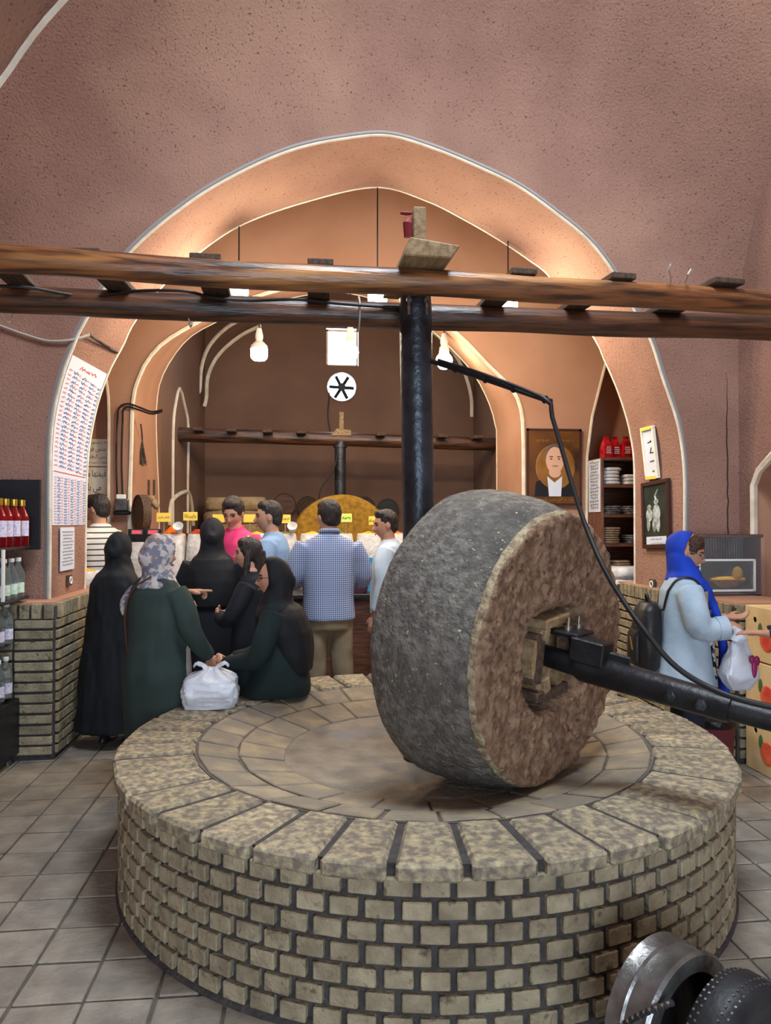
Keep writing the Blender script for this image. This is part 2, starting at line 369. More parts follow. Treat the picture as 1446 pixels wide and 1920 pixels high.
# front wall with the big arch, bending forward into the vault
mb = MB(); holed(mb, NE, (XL, XR, 6.5), (AX, 1.9), n=18, warp=vaultY)
wf = struct(mb.obj('wall_front', M_plaster, smooth=60))
arch(wf, NE, FE, M_plaster)
# raised lip around the arch and white gypsum arrises
M_lip = mat('grey_lip', (150, 146, 142), rough=.9); lip = MB(); ring = []
for i, p in enumerate(NE):
    t = (NE[min(i+1, 120)]-NE[max(i-1, 0)]).normalized(); nr = V((-t.z, 0, t.x)); 
    ring.append((p+V((0, -.004, 0)), p+nr*.016+V((0, -.022, 0)), p+nr*.042+V((0, -.004, 0))))
lip.loft([[r[k] for r in ring] for k in range(3)], closed=False, caps=False); lip.obj('arch_lip', M_lip, wf, smooth=30)
strip('arris_line', [p+V((0, -.012, 0)) for p in NE], .011, M_white, wf)
strip('arris_line', [p+V((0, 0, 0)) for p in FE], .013, M_white, wf)
# other walls of the mill room, ceiling with skylight opening
nic = [onX(1417, 1200, XR)]; nic = [V((XR, 5.40, 0)), V((XR, 5.40, 1.2)), V((XR, 5.40, 1.93)), V((XR, 5.33, 2.04)), V((XR, 5.2, 2.12)), V((XR, 4.85, 2.34)), V((XR, 4.5, 2.12)), V((XR, 4.35, 1.95)), V((XR, 4.3, 1.2)), V((XR, 4.3, 0))]
wr = struct(holed(MB(), nic[::-1], (2.0, YA+.02, 6.5), (4.85, 1.6), axis='x', n=6).obj('wall_right', M_plaster))
MB().add([(XR, -3, 0), (XR, 2.0, 0), (XR, 2.0, 6.5), (XR, -3, 6.5)], [(0, 1, 2, 3)]).obj('wall_sheet', M_plaster, wr)
MB().loft([nic, [p+V((.35, 0, 0)) for p in nic]], closed=False, caps=False).add([p+V((.35, 0, 0)) for p in nic], [tuple(range(len(nic)))]).obj('niche_recess', M_plaster2, wr)
strip('niche_edge', [p+V((-.004, 0, 0)) for p in nic], .03, M_white, wr)
struct(MB().add([(XL, -3, 0), (XL, YA, 0), (XL, YA, 6.5), (XL, -3, 6.5)], [(0, 1, 2, 3)]).obj('wall_left', M_plaster))
wb = MB()
for a, b, c, d in ((XL, -.95, 0, 6.5), (1.75, XR, 0, 6.5), (-.95, 1.75, 2.8, 6.5)): wb.add([(a, -3, c), (b, -3, c), (b, -3, d), (a, -3, d)], [(0, 1, 2, 3)])
struct(wb.obj('wall_rear', M_plaster))
ce = MB()
for a, b, c, d in ((XL, -.1, -3, YA), (1.9, XR, -3, YA), (-.1, 1.9, -3, 1.4), (-.1, 1.9, 3.4, YA)): ce.box(((a+b)/2, (c+d)/2, 6.55), (b-a, d-c, .1))
struct(ce.obj('ceiling', M_plaster))
# transverse arch nearer the camera: only its left haunch is in view
ta = [onY(-260, 640, 2.6), onY(-190, 420, 2.6), onY(-100, 280, 2.6), onY(0, 152, 2.6), onY(57, 70, 2.6), onY(117, 0, 2.6), onY(260, -150, 2.6), onY(500, -330, 2.6)]
ta = crom(ta, 30); tr = MB(); tr.loft([[p for p in ta], [V((min(p.x-.9, p.x), p.y, p.z+1.2)) for p in ta]], closed=False, caps=False)
tr.loft([ta, [p+V((0, -.7, 0)) for p in ta]], closed=False, caps=False)
to = struct(tr.obj('trim_1', M_plaster, smooth=40)); strip('arris_line', [p+V((0, .0, 0)) for p in ta], .014, M_white, to)
# bay behind the arch
cw = MB(); XS = (-3.25, -1.92, 2.68, 4.15)
def pointed(x0, x1, zs, za, y, n=9):
    c = (x0+x1)/2; L = [V((x0, y, 0)), V((x0, y, zs*.5))]
    for k in range(n): t = k/(n-1); L.append(V((x0+(c-x0)*(1-cos(t*pi/2))**1.1, y, zs+(za-zs)*sin(t*pi/2)**.95)))
    Rr = [V((2*c-p.x, y, p.z)) for p in L[:-1]][::-1]; return L+Rr
nl = pointed(-3.1, -2.03, 2.7, 3.75, YC); nr_ = [V((3.03, YC, 0)), V((3.03, YC, 1.2)), V((3.04, YC, 2.36)), V((3.10, YC, 2.8)), V((3.25, YC, 3.37)), V((3.5, YC, 3.9)), V((3.75, YC, 3.4)), V((3.92, YC, 2.8)), V((3.97, YC, 2.3)), V((3.98, YC, 1.2)), V((3.98, YC, 0))]
holed(cw, nl, (XS[0], XS[1], 5.7), (-2.56, 2.0)); holed(cw, N2, (XS[1], XS[2], 5.7), (.4, 1.6), n=10); holed(cw, nr_, (XS[2], XS[3], 5.7), (3.5, 2.0))
wc = struct(cw.obj('wall_bay', M_plaster2, smooth=60))
arch(wc, N2, F2, M_plaster2)
strip('arris_line', [p+V((0, -.005, 0)) for p in N2], .022, M_white, wc); strip('arris_line', F2, .010, M_white, wc)
for q, nd_ in ((nl, .14), (nr_, .42)):
    MB().loft([q, [p+V((0, nd_, 0)) for p in q]], closed=False, caps=False).add([p+V((0, nd_, 0)) for p in q], [tuple(range(len(q)))]).obj('niche_recess', M_plaster2, wc)
    strip('niche_edge', [p+V((0, -.004, 0)) for p in q], .016, M_white, wc)
struct(MB().box((XS[0]-.05, 6.7, 2.85), (.1, 2.3, 5.7)).obj('wall_bay_left', M_plaster2)); struct(MB().box((XS[3]+.05, 6.7, 2.85), (.1, 2.3, 5.7)).obj('wall_bay_right', M_plaster2))
struct(MB().box((.45, 6.72, 5.75), (7.6, 2.26, .1)).obj('ceiling_bay', M_plaster2))
# closing strips between front wall and bay
cs = MB()
for a, b in ((XS[0], XL), (XR, XS[3])): cs.box(((a+b)/2, YA+.05, 2.85), (b-a, .1, 5.7))
struct(cs.obj('wall_bay_front', M_plaster2))
# back room
XB0, XB1 = onY(384, 900, YE).x, onY(888, 900, YE).x
bk = MB(); wn0, wn1 = onY(612, 685, YE), onY(672, 617, YE); fc = onY(641, 725, YE); fr = 27*12.1/F
zc = (wn0.z+fc.z+fr)/2
hole = [V((wn0.x, YE, zc)), V((wn0.x, YE, wn1.z)), V((wn1.x, YE, wn1.z)), V((wn1.x, YE, zc))]
for a, b, c, d in ((XB0, wn0.x, zc, 5.6), (wn1.x, XB1, zc, 5.6), (wn0.x, wn1.x, zc, wn0.z), (wn0.x, wn1.x, wn1.z, 5.6)): bk.add([(a, YE, c), (b, YE, c), (b, YE, d), (a, YE, d)], [(0, 1, 2, 3)])
n = 32; cir = [V((fc.x+fr*cos(2*pi*k/n), YE, fc.z+fr*sin(2*pi*k/n))) for k in range(n)]; out = []
for p in cir:
    d = p-fc; t = min((XB1-fc.x)/d.x if d.x > 1e-6 else 1e9, (XB0-fc.x)/d.x if d.x < -1e-6 else 1e9, (zc-fc.z)/d.z if d.z > 1e-6 else 1e9, -fc.z/d.z if d.z < -1e-6 else 1e9)
    out.append(fc+d*t)
bk.loft([cir, out], caps=False)
for cx, cz in ((XB0, zc), (XB1, zc), (XB0, 0), (XB1, 0)):
    j = min(range(n), key=lambda k: (out[k]-V((cx, YE, cz))).length)
    for k in ((j-1) % n, j):
        bk.add([out[k], out[(k+1) % n], V((cx, YE, cz))], [(0, 1, 2)])
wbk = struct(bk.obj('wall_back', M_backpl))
MB().loft([cir, [p+V((0, .3, 0)) for p in cir]], caps=False).obj('fan_opening', M_white, wbk)
w1 = struct(MB().box(((wn0.x+wn1.x)/2, YE+.12, (wn0.z+wn1.z)/2), (wn1.x-wn0.x, .012, wn1.z-wn0.z)).obj('window_1', mat('window_pane', (245, 250, 255), rough=.05, trans=1, ior=1.05)))
fm = MB()
for a, b, c, d in ((wn0.x, wn1.x, wn0.z, wn0.z+.03), (wn0.x, wn1.x, wn1.z-.03, wn1.z), (wn0.x, wn0.x+.03, wn0.z, wn1.z), (wn1.x-.03, wn1.x, wn0.z, wn1.z)): fm.box(((a+b)/2, YE+.1, (c+d)/2), (b-a, .05, d-c))
fm.obj('window_frame', M_white, w1)
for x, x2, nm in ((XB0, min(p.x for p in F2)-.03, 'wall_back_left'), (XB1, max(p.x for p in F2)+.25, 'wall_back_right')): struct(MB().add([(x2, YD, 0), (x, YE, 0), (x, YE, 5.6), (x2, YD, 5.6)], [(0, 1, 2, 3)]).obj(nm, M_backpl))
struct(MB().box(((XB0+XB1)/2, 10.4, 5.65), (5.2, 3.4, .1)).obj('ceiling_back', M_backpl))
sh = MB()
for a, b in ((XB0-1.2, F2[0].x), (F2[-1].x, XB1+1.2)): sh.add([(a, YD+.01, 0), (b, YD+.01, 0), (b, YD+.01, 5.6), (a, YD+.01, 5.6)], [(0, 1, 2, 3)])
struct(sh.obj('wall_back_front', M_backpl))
# plaster rib lines in the back room
rib = [crom([onY(*p, 11.6) for p in q], 24) for q in (((362, 742), (374, 735), (378, 690), (392, 650), (425, 615), (470, 590)), ((383, 762), (387, 745), (390, 705), (410, 665), (450, 630), (490, 610)), ((885, 782), (884, 745), (872, 700), (850, 660), (815, 625), (770, 600)))]
tb = MB()
for q in rib: tb.tube(q, .03, 6)
struct(tb.obj('trim_2', M_white, smooth=50))
wa, wbv = V((min(p.x for p in F2)-.03, YD, 0)), V((XB0, YE, 0)); wn_ = V((wbv.y-wa.y, -(wbv.x-wa.x), 0)).normalized()
def onW(px, py):
    d = ray(px, py); return EYE+d*((wa+wn_*.01-EYE).dot(wn_)/d.dot(wn_))
nq = [onW(*p) for p in ((352, 1000), (352, 905), (353, 800), (346, 760), (337, 728), (329, 760), (325, 800), (324, 905), (324, 1000))]
tq = MB().tube(crom(nq, 30), .02, 6); tq.tube(crom([onW(*p) for p in ((318, 985), (322, 940), (350, 922), (358, 940), (362, 985))], 20), .03, 6)
struct(tq.obj('trim_3', M_white, smooth=50))
# crack on front wall
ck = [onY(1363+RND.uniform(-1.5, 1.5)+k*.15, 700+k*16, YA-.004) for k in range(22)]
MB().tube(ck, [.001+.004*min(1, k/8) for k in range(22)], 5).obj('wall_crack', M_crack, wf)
# brick dados / counters
bl = {}
def brickmesh(sx, sy, sz, m=None):
    k = (round(sx, 3), round(sy, 3), round(sz, 3))
    if k not in bl: bl[k] = MB().box((0, 0, 0), (sx, sy, sz), bev=.004).mesh('brick', m or M_brick)
    return bl[k]
def put(me, loc, parent, rz=0, name='brick', jit=.004):
    o = link(name, me, parent); o.location = V(loc)+V((RND.uniform(-jit, jit)*.6, RND.uniform(-jit, jit)*.6, RND.uniform(-jit, jit)*.4)); o.rotation_euler = (RND.uniform(-.01, .01), RND.uniform(-.01, .01), rz+RND.uniform(-.012, .012)); return o
def dado(name, label, x0, x1, y0, y1, side, h=1.09):
    core = tag(MB().box(((x0+x1)/2, (y0+y1)/2, (h-.03)/2), (x1-x0-.02, y1-y0-.02, h-.03)).obj(name, M_mortar), label, 'counter')
    xs = x1 if side > 0 else x0; nc = 13; ch = (h-.125-.02)/nc
    for k in range(nc):
        z = .03+ch*(k+.5)
        wdt = x1-x0-.03; nfr = max(1, round(wdt/.23))
        for i in range(nfr): put(brickmesh(wdt/nfr-.016, .05, ch-.017), (x0+.015+wdt*(i+.5)/nfr, y0+.012, z), core)
        L = y1-y0-.04; pitch = .212; off = -(k % 2)*.106; y = y0+.03+off
        while y < y1-.04:
            a, b = max(y, y0+.03), min(y+pitch-.016, y1-.01)
            if b-a > .05: put(brickmesh(.05, round(b-a, 2), ch-.017), (xs-side*.012, (a+b)/2, z), core)
            y += pitch
    z = h-.06
    for i in range(int((x1-x0)/.082)): put(brickmesh(.062, .055, .105), (xs-side*(.045+i*.082), y0+.012, z), core)
    for i in range(int((y1-y0-.1)/.078)): put(brickmesh(.055, .06, .105), (xs-side*.012, y0+.09+i*.078, z), core)
    MB().box(((x0+x1)/2-side*.005, (y0+y1)/2, h-.012), (x1-x0-.03, y1-y0-.03, .02)).obj('counter_top', M_plaster2, core)
    return core
dado('brick_counter', 'pale brick dado under the pillar hung with the long handwritten price list', -2.30, -1.74, 5.34, 6.73, 1)
dado('brick_counter', 'pale brick counter running behind the woman with the blue headscarf', 2.9, 3.43, 4.76, 6.73, -1)
# ---------------------------------------------------------------- round mill bed
ZT = .57; RM = 1.46
mill = thing('mill_base', 'round brick mill base with worn radial paving slabs under the millstone', 'mill', MC)
MB().lathe([(1.478, -.02), (1.478, .008), (RM-.012, .03), (RM-.012, .545), (1.455, ZT-.012), (1.12, ZT-.016), (1.0, .51), (1.0, 0)], 96, TR(MC)).obj('mortar_core', M_mortar, mill, smooth=30)
nb = 78; bm_ = brickmesh(.094, .05, .058); nv = 0; far = MB()
for k in range(7):
    z = .045+k*.0735
    for i in range(nb):
        a = 2*pi*(i+.5*(k % 2))/nb; d = V((cos(a), sin(a), 0)); p = MC+d*(RM-.017)+V((0, 0, z)); tocam = (EYE-p); tocam.z = 0
        if d.dot(tocam.normalized()) > .10 and topix(p)[1] < 1990 and nv < 300:
            nv += 1; o = put(bm_, p, mill, a-pi/2, jit=.003)
        else: far.box((0, 0, 0), (.094, .05, .058), TR(p, a-pi/2))
far.obj('bricks_beyond', M_brick, mill)['kind'] = 'stuff'
def slabring(n, r0, r1, z0, z1, th, m, off, over=0, gap=.008):
    for i in range(n):
        j = [RND.uniform(-.004, .004) for _ in range(8)]; a0 = 2*pi*(i+off)/n; a1 = 2*pi*(i+1+off)/n; P = []
        for ai, a in enumerate((a0, a1)):
            for ri, r in enumerate((r0, r1)):
                g = gap/r*(1 if ai == 0 else -1)+j[ai*2+ri]
                for zz in (-th, 0):
                    zt = (z0 if ri == 0 else z1)+zz+j[4+ai]*.5
                    rr = r+(j[6] if ri else -j[7])*1.5
                    P.append(MC+V((rr*cos(a+g), rr*sin(a+g), zt)))
        o = MB().hull8(P, .012 if over else .005).obj('paving_slab', m, mill)
slabring(38, 1.135, 1.492, ZT-.004, ZT, .062, M_slab, .2, over=1, gap=.0125)
slabring(30, .93, 1.118, ZT-.048, ZT-.008, .05, M_slab2, .1, gap=.007)
slabring(24, .70, .922, ZT-.092, ZT-.050, .05, M_slab2, .6, gap=.006)
g = MB(); rings = []
for i in range(29):
    r = .705*i/28+.002; row = []
    for j in range(90):
        a = 2*pi*j/90; x, y = r*cos(a), r*sin(a); z = ZT-.098
        if r < .70:
            z = ZT-.096-.060*(1-r/.70)+.009*noise.noise(V((x*7, y*7, 1)))+.005*noise.noise(V((x*19, y*19, 2)))
            z -= .03*math.exp(-(((x+.18)/.05)**2+((y+.14)/.035)**2))
        row.append(MC+V((x, y, z)))
    rings.append(row)
g.loft(rings, caps=False); MB().loft([[MC+V((r*cos(2*pi*j/90), r*sin(2*pi*j/90), z)) for j in range(90)] for r, z in ((.69, ZT-.112), (.70, ZT-.098), (.925, ZT-.058), (1.13, ZT-.014))], caps=False).obj('joint_mortar', M_joint, mill, smooth=60); g.obj('stone_bed', M_bed, mill, smooth=60)
# ---------------------------------------------------------------- millstone
SA, ST = radians(40.83), radians(-4.14); FC = V((1.082, 3.119, 1.096)); RF, RB, SL = .599, .667, .512
SN = V((sin(SA)*cos(ST), -cos(SA)*cos(ST), sin(ST))); SU = V((cos(SA), sin(SA), 0)); SV = SU.cross(SN); SV = -SV if SV.z < 0 else SV
def onface(px, py, off=0):
    d = ray(px, py); t = (FC+SN*off-EYE).dot(SN)/d.dot(SN); q = EYE+d*t-FC; return q.dot(SU), q.dot(SV)
def fp(u, v, w=0): return FC+SU*u+SV*v+SN*w
stone = thing('millstone', 'huge upright granite millstone with rough brown face standing on the mill bed', 'millstone', (FC.x-.2, FC.y+.2, ZT-.06))
hole = crom([V((*onface(*p), 0)) for p in ((1003, 1163), (1040, 1146), (1085, 1138), (1096, 1160), (1100, 1235), (1093, 1290), (1068, 1305), (1040, 1330), (1010, 1335), (992, 1300), (987, 1240), (993, 1190), (1003, 1163))], 73)[:-1]
def nz(p, s, k=0): return noise.noise(V((p.x*s+k, p.y*s-k, p.z*s)))
mb = MB(); n = 240
hl = []
for j in range(n):                                 # hole outline resampled by angle about its centroid
    hl.append(None)
hc = sum((p for p in hole), V((0, 0, 0)))/len(hole)
def hrad(a):
    best = .1
    for i in range(len(hole)):
        p, q = hole[i]-hc, hole[(i+1) % len(hole)]-hc
        d = V((cos(a), sin(a), 0)); den = d.x*(q.y-p.y)-d.y*(q.x-p.x)
        if abs(den) < 1e-9: continue
        t = (p.x*(q.y-p.y)-p.y*(q.x-p.x))/den; s = (p.x*d.y-p.y*d.x)/den
        if t > 0 and -1e-6 <= s <= 1.000001: best = t
    return best
rings = []; mi = []
def rimR(a): return RF*(1+.010*noise.noise(V((cos(a)*3, sin(a)*3, 5)))+.010*noise.noise(V((cos(a)*17, sin(a)*17, 3))))
# inside of the hole
for w, sc in ((-.34, .9), (-.2, .94), (-.05, .98)):
    rings.append([fp(hc.x+hrad(2*pi*j/n)*sc*cos(2*pi*j/n), hc.y+hrad(2*pi*j/n)*sc*sin(2*pi*j/n), w) for j in range(n)])
NF = 34
for i in range(NF+1):
    t = i/NF; row = []
    for j in range(n):
        a = 2*pi*j/n; h = V((hc.x+hrad(a)*cos(a), hc.y+hrad(a)*sin(a), 0)); e = rimR(a); o = V((e*cos(a), e*sin(a), 0)); q = h.lerp(o, t)
        p = fp(q.x, q.y); w = .012*nz(p, 9)+.012*nz(p, 23, 3)+.007*nz(p, 55, 7)
        if t < .08: w -= .03*(1-t/.08)
        if t > .93: w -= .028*((t-.93)/.07)**2
        row.append(fp(q.x, q.y, w))
    rings.append(row)
k0 = len(rings)
NS = 60
for i in range(1, NS+1):
    t = i/NS; row = []
    for j in range(n):
        a = 2*pi*j/n; prof = RF+(RB-RF)*min(1, t/.75)+.022*sin(pi*min(1, t*1.15))
        if t > .86: prof -= .07*((t-.86)/.14)**2
        if t < .06: prof = rimR(a)+(prof-rimR(a))*(t/.06)
        p = fp(prof*cos(a), prof*sin(a), -.03-SL*t); r = prof+.007*nz(p, 5)+.004*nz(p, 18)+.0025*nz(p, 48)
        pit = nz(p, 13, 9); r -= .02*max(0, pit-.55)*2
        row.append(fp(r*cos(a), r*sin(a), -.03-SL*t))
    rings.append(row)
for r_, w in ((.45, -.05), (.2, -.06), (.02, -.06)): rings.append([fp(r_*cos(2*pi*j/n), r_*sin(2*pi*j/n), -.03-SL+w+.02) for j in range(n)])
mb.loft(rings, caps=False)
mb.mi = []
for i in range(len(rings)-1): mb.mi += [(0 if i < k0-2 else (2 if i < k0 else 1))]*n
mb.obj('stone_drum', [M_face, M_side, M_rim], stone, smooth=80)
# timber packing and bearing in the eye of the stone
def fb(c, d, m, name, par=stone, rz=0, bev=.006):
    Mx = Matrix(((SU.x, SV.x, SN.x, FC.x), (SU.y, SV.y, SN.y, FC.y), (SU.z, SV.z, SN.z, FC.z), (0, 0, 0, 1))) @ Matrix.Rotation(rz, 4, 'Z')
    return MB().box(c, d, Mx, bev=bev).obj(name, m, par)
cu, cv = onface(1045, 1225)
fb((cu+.02, cv-.01, -.2), (.36, .42, .1), M_plank, 'timber_packing')
fb((cu-.005, cv+.145, -.05), (.20, .04, .12), M_wood, 'timber_wedge', rz=.10)
fb((cu-.12, cv-.02, -.07), (.07, .22, .12), M_plank, 'timber_wedge', rz=-.06)
fb((cu-.02, cv-.17, -.06), (.26, .045, .12), M_plank, 'timber_wedge', rz=.05)
fb((cu-.11, cv-.10, -.02), (.05, .07, .05), M_wood, 'timber_chip', rz=.3)
fb((cu-.115, cv+.05, -.02), (.035, .06, .05), M_wood, 'timber_chip', rz=-.4)
Mf = Matrix(((SU.x, SV.x, SN.x, FC.x), (SU.y, SV.y, SN.y, FC.y), (SU.z, SV.z, SN.z, FC.z), (0, 0, 0, 1)))
MB().lathe([(.05, -.12), (.15, -.12), (.16, -.10), (.16, .015), (.135, .02), (.13, -.04), (.05, -.04)], 32, Mf @ TR((cu-.02, cv-.02, -.03)), ring=True).obj('bearing_ring', M_wood, stone, smooth=40)
fb((cu+.02, cv+.10, .05), (.15, .02, .14), M_black, 'clamp_plate')
fb((cu+.045, cv+.04, .03), (.10, .10, .08), M_plank, 'bearing_block')
for du in (-.03, .06): MB().lathe([(.017, 0), (.017, .018), (.009, .018), (.009, .055), (.001, .055)], 10, Mf @ TR((cu+.02+du, cv+.11, .05), rx=-pi/2)).obj('bolt', M_bolt, stone, smooth=40)
MB().tube([fp(cu-.01, cv+.10, .06), fp(cu-.01, cv+.02, .085), fp(cu-.01, cv-.06, .06)], .011, 8).obj('clamp_strap', M_black, stone)
# drive arm: sleeve, inner pipe, bracket, weld bar, bolts
arm = thing('drive_pipe', 'heavy black steel pipe arm running out from the eye of the millstone', 'pipe', tuple(dep(1300, 1300, 2.8)))
A0 = fp(cu-.01, cv-.015, -.1); A1 = dep(1372, 1330, 2.72); A2 = dep(1500, 1362, 2.60)
ad = (A1-A0).normalized()
MB().tube([A0, A0+ad*.2, A0+ad*.23, A1], [.045, .05, .064, .052], 24).obj('arm_sleeve', M_black, arm, smooth=40)
MB().tube([A1-ad*.05, A1.lerp(A2, .45), A2, A2+ad*.5], [.044, .043, .043, .043], 22).obj('inner_pipe', M_black, arm, smooth=40)
MB().tube([A1.lerp(A2, .62), A1.lerp(A2, .65)], [.047, .047], 22).obj('pipe_band', M_alu, arm, smooth=40)
ax = ad.cross(V((0, 0, 1))).normalized(); au = ax.cross(ad)
Ma = Matrix(((ad.x, ax.x, au.x, 0), (ad.y, ax.y, au.y, 0), (ad.z, ax.z, au.z, 0), (0, 0, 0, 1)))
def ab(t, s, u, d, name, m=M_black): return MB().box((0, 0, 0), d, Matrix.Translation(A0+ad*t+ax*s+au*u) @ Ma, bev=.006).obj(name, m, arm)
ab(.26, .01, .075, (.15, .10, .10), 'bracket'); ab(.33, 0, .06, (.20, .012, .06), 'gusset')
MB().tube([A0+ad*.24+au*.075-ax*.02, A0+ad*.40+au*.068-ax*.02], .018, 10).obj('weld_bar', M_black, arm)
for px, py in ((1267, 1302), (1339, 1320)):
    t = (dep(px, py, 2.85)-A0).dot(ad); c = A0+ad*t+ax*.055
    MB().lathe([(.022, 0), (.022, .012), (.014, .014), (.014, .03), (.001, .032)], 6, Matrix.Translation(c) @ ax.to_track_quat('Z', 'Y').to_matrix().to_4x4()).obj('arm_bolt', M_steel, arm)
# motor cart wheels near the front right
def wheelM(c, a, tl=0): return Matrix.Translation(c) @ Euler((pi/2+tl, 0, a)).to_matrix().to_4x4()
cw_ = onZ(1283, 1990, .0)
cart = thing('cart_wheel', 'black pneumatic tyre with tread dots beside the drive drum', 'wheel', tuple(dep(1385, 1990, 2.0).xy)+(0,))
cc = V(cart.location)+V((0, 0, .205))
Mt = wheelM(cc, radians(28))
pr = [(.10, -.045), (.135, -.06), (.18, -.062), (.200, -.048), (.207, -.02), (.207, .02), (.200, .048), (.18, .062), (.135, .06), (.10, .045)]
tyre = MB().lathe(pr, 56, Mt).obj('tyre', M_rubber, cart, smooth=50)
MB().lathe([(.03, -.05), (.10, -.04), (.104, 0), (.10, .04), (.03, .05)], 32, Mt).obj('hub', M_alu, cart, smooth=40)
tb = MB()
for k in range(64):
    a = 2*pi*k/64
    for w, rr in ((-.044, .200), (-.026, .206), (.026, .206), (.044, .200)): tb.box((0, 0, 0), (.006, .006, .004), Mt @ Matrix.Rotation(a+w, 4, 'Z') @ TR((rr, 0, w), ry=pi/2))
tb.obj('tread_studs', M_alu, tyre)['kind'] = 'stuff'
drum = thing('drive_drum', 'worn aluminium wheel rim with raised ridges beside the tyre', 'wheel', tuple(dep(1262, 1990, 2.12).xy)+(0,))
cd = V(drum.location)+V((0, 0, .215)); Md = wheelM(cd, radians(28))
MB().lathe([(.16, -.075), (.205, -.075), (.213, -.07), (.207, -.055), (.205, -.03), (.212, -.024), (.205, -.018), (.204, .03), (.213, .05), (.205, .06), (.16, .06), (.165, 0)], 64, Md, ring=True).obj('rim', M_alu, drum, smooth=35)
MB().lathe([(.02, -.03), (.168, -.03), (.168, .0), (.02, .02)], 40, Md).obj('rim_disc', M_black, drum, smooth=35)
ch = thing('drive_chain', 'short length of dark roller chain beside the tyre', 'chain', tuple(dep(1200, 1915, 2.0)))
cp = crom([dep(1150, 1935, 1.98), dep(1192, 1908, 1.98), dep(1225, 1893, 1.97), dep(1262, 1880, 1.97)], 22)
for k in range(21):
    m_ = cp[k].lerp(cp[k+1], .5); d = (cp[k+1]-cp[k]).normalized(); q = d.to_track_quat('X', 'Z').to_matrix().to_4x4()
    MB().box((0, 0, 0), (.016, .012 if k % 2 else .018, .012), Matrix.Translation(m_) @ q, bev=.003).obj('chain_link', M_bolt if k % 2 else M_black, ch)
# ---------------------------------------------------------------- pole, boom and cable
pole = thing('steel_pole', 'thick blackened steel pole rising behind the millstone to the log beams', 'pole', (MC.x, MC.y, ZT-.1))
PT = V((.53, 3.80, 2.78)); PB = V((.60, 3.79, ZT-.1))
PB = dep(791, 1300, 3.83); PT = dep(779, 560, 3.83); PB.z = .39
MB().tube([PB, PB.lerp(PT, .33), PB.lerp(PT, .66), PT], [.083, .082, .083, .084], 32).obj('pole_shaft', M_steel, pole, smooth=40)
MB().lathe([(.096, .0), (.096, .03), (.083, .045)], 28, TR((PB.x, PB.y, .405))).obj('pole_collar', M_black, pole, smooth=40)
for dx in (-.045, .045): MB().tube([PT+V((dx, -.088, -.11)), PT+V((dx, -.088, .02))], .008, 8).box(tuple(PT+V((dx, -.09, -.035))), (.026, .02, .022), bev=.003).obj('tie_bolt', M_bolt, pole)
boom = thing('cable_boom', 'thin black rod with cable reaching out from the steel pole', 'rod', tuple(dep(818, 680, 3.8)))
B0, B1 = dep(800, 674, 3.82), dep(1034, 753, 3.35)
MB().tube([B0, B1], .0125, 8).obj('rod', M_black, boom)
bt = MB()
for t in (.25, .5, .72, .95): bt.tube([B0.lerp(B1, t), B0.lerp(B1, t+.012)], .019, 8)
bt.obj('tape_wraps', M_cable, boom)
cpts = crom([B0.lerp(B1, .1)+V((0, -.02, .012)), B0.lerp(B1, .5)+V((0, -.02, .016)), dep(1022, 748, 3.33), dep(1035, 780, 3.31), dep(1056, 850, 3.26), dep(1075, 915, 3.2), dep(1098, 985, 3.12), dep(1130, 1060, 3.0), dep(1170, 1128, 2.9), dep(1215, 1190, 2.8), dep(1262, 1245, 2.74), dep(1320, 1284, 2.68), dep(1390, 1312, 2.6), dep(1500, 1336, 2.52)], 70)
MB().tube(cpts, [.008]*18+[.011]*52, 8).obj('hanging_cable', M_cable, boom, smooth=60)
# ---------------------------------------------------------------- log beams with planks
def log(name, label, p, q, r0, r1, m, seed, n=46):
    rows = []; d = (q-p).normalized(); u = d.cross(V((0, 0, 1))).normalized(); w = u.cross(d)
    for i in range(n):
        t = i/(n-1); c = p.lerp(q, t)+V((0, 0, .012*noise.noise(V((t*5, seed, 0)))))+u*.012*noise.noise(V((t*4, seed, 4)))
        rows.append([c+(u*cos(2*pi*j/22)+w*sin(2*pi*j/22))*((r0+(r1-r0)*t)*(1+.05*noise.noise(V((t*9, cos(2*pi*j/22), sin(2*pi*j/22)+seed))))) for j in range(22)])
    return tag(MB().loft(rows).obj(name, m, smooth=50), label, 'log')
ZL = 2.785
def onh(px, py, h): return onZ(px, py, h)
n0, n1 = onh(0, 489, ZL), onh(1446, 567, ZL); f0, f1 = onh(0, 563, ZL), onh(1446, 618, ZL)
nd = (n1-n0).normalized(); fd = (f1-f0).normalized()
log('log_beam', 'glossy amber log beam resting in front of the steel pole top', n0-nd*.45, n1+nd*.55, .061, .064, M_log, 1)
log('log_beam', 'dark stained log beam passing behind the steel pole top', f0-fd*.3, f1+fd*.3, .071, .071, M_log2, 5)
def nearat(px): 
    t = (px-0)/1446; return n0.lerp(n1, t*(n0-EYE).dot(FW)/((n0-EYE).dot(FW)*t+(n1-EYE).dot(FW)*(1-t)) if 0 else t)
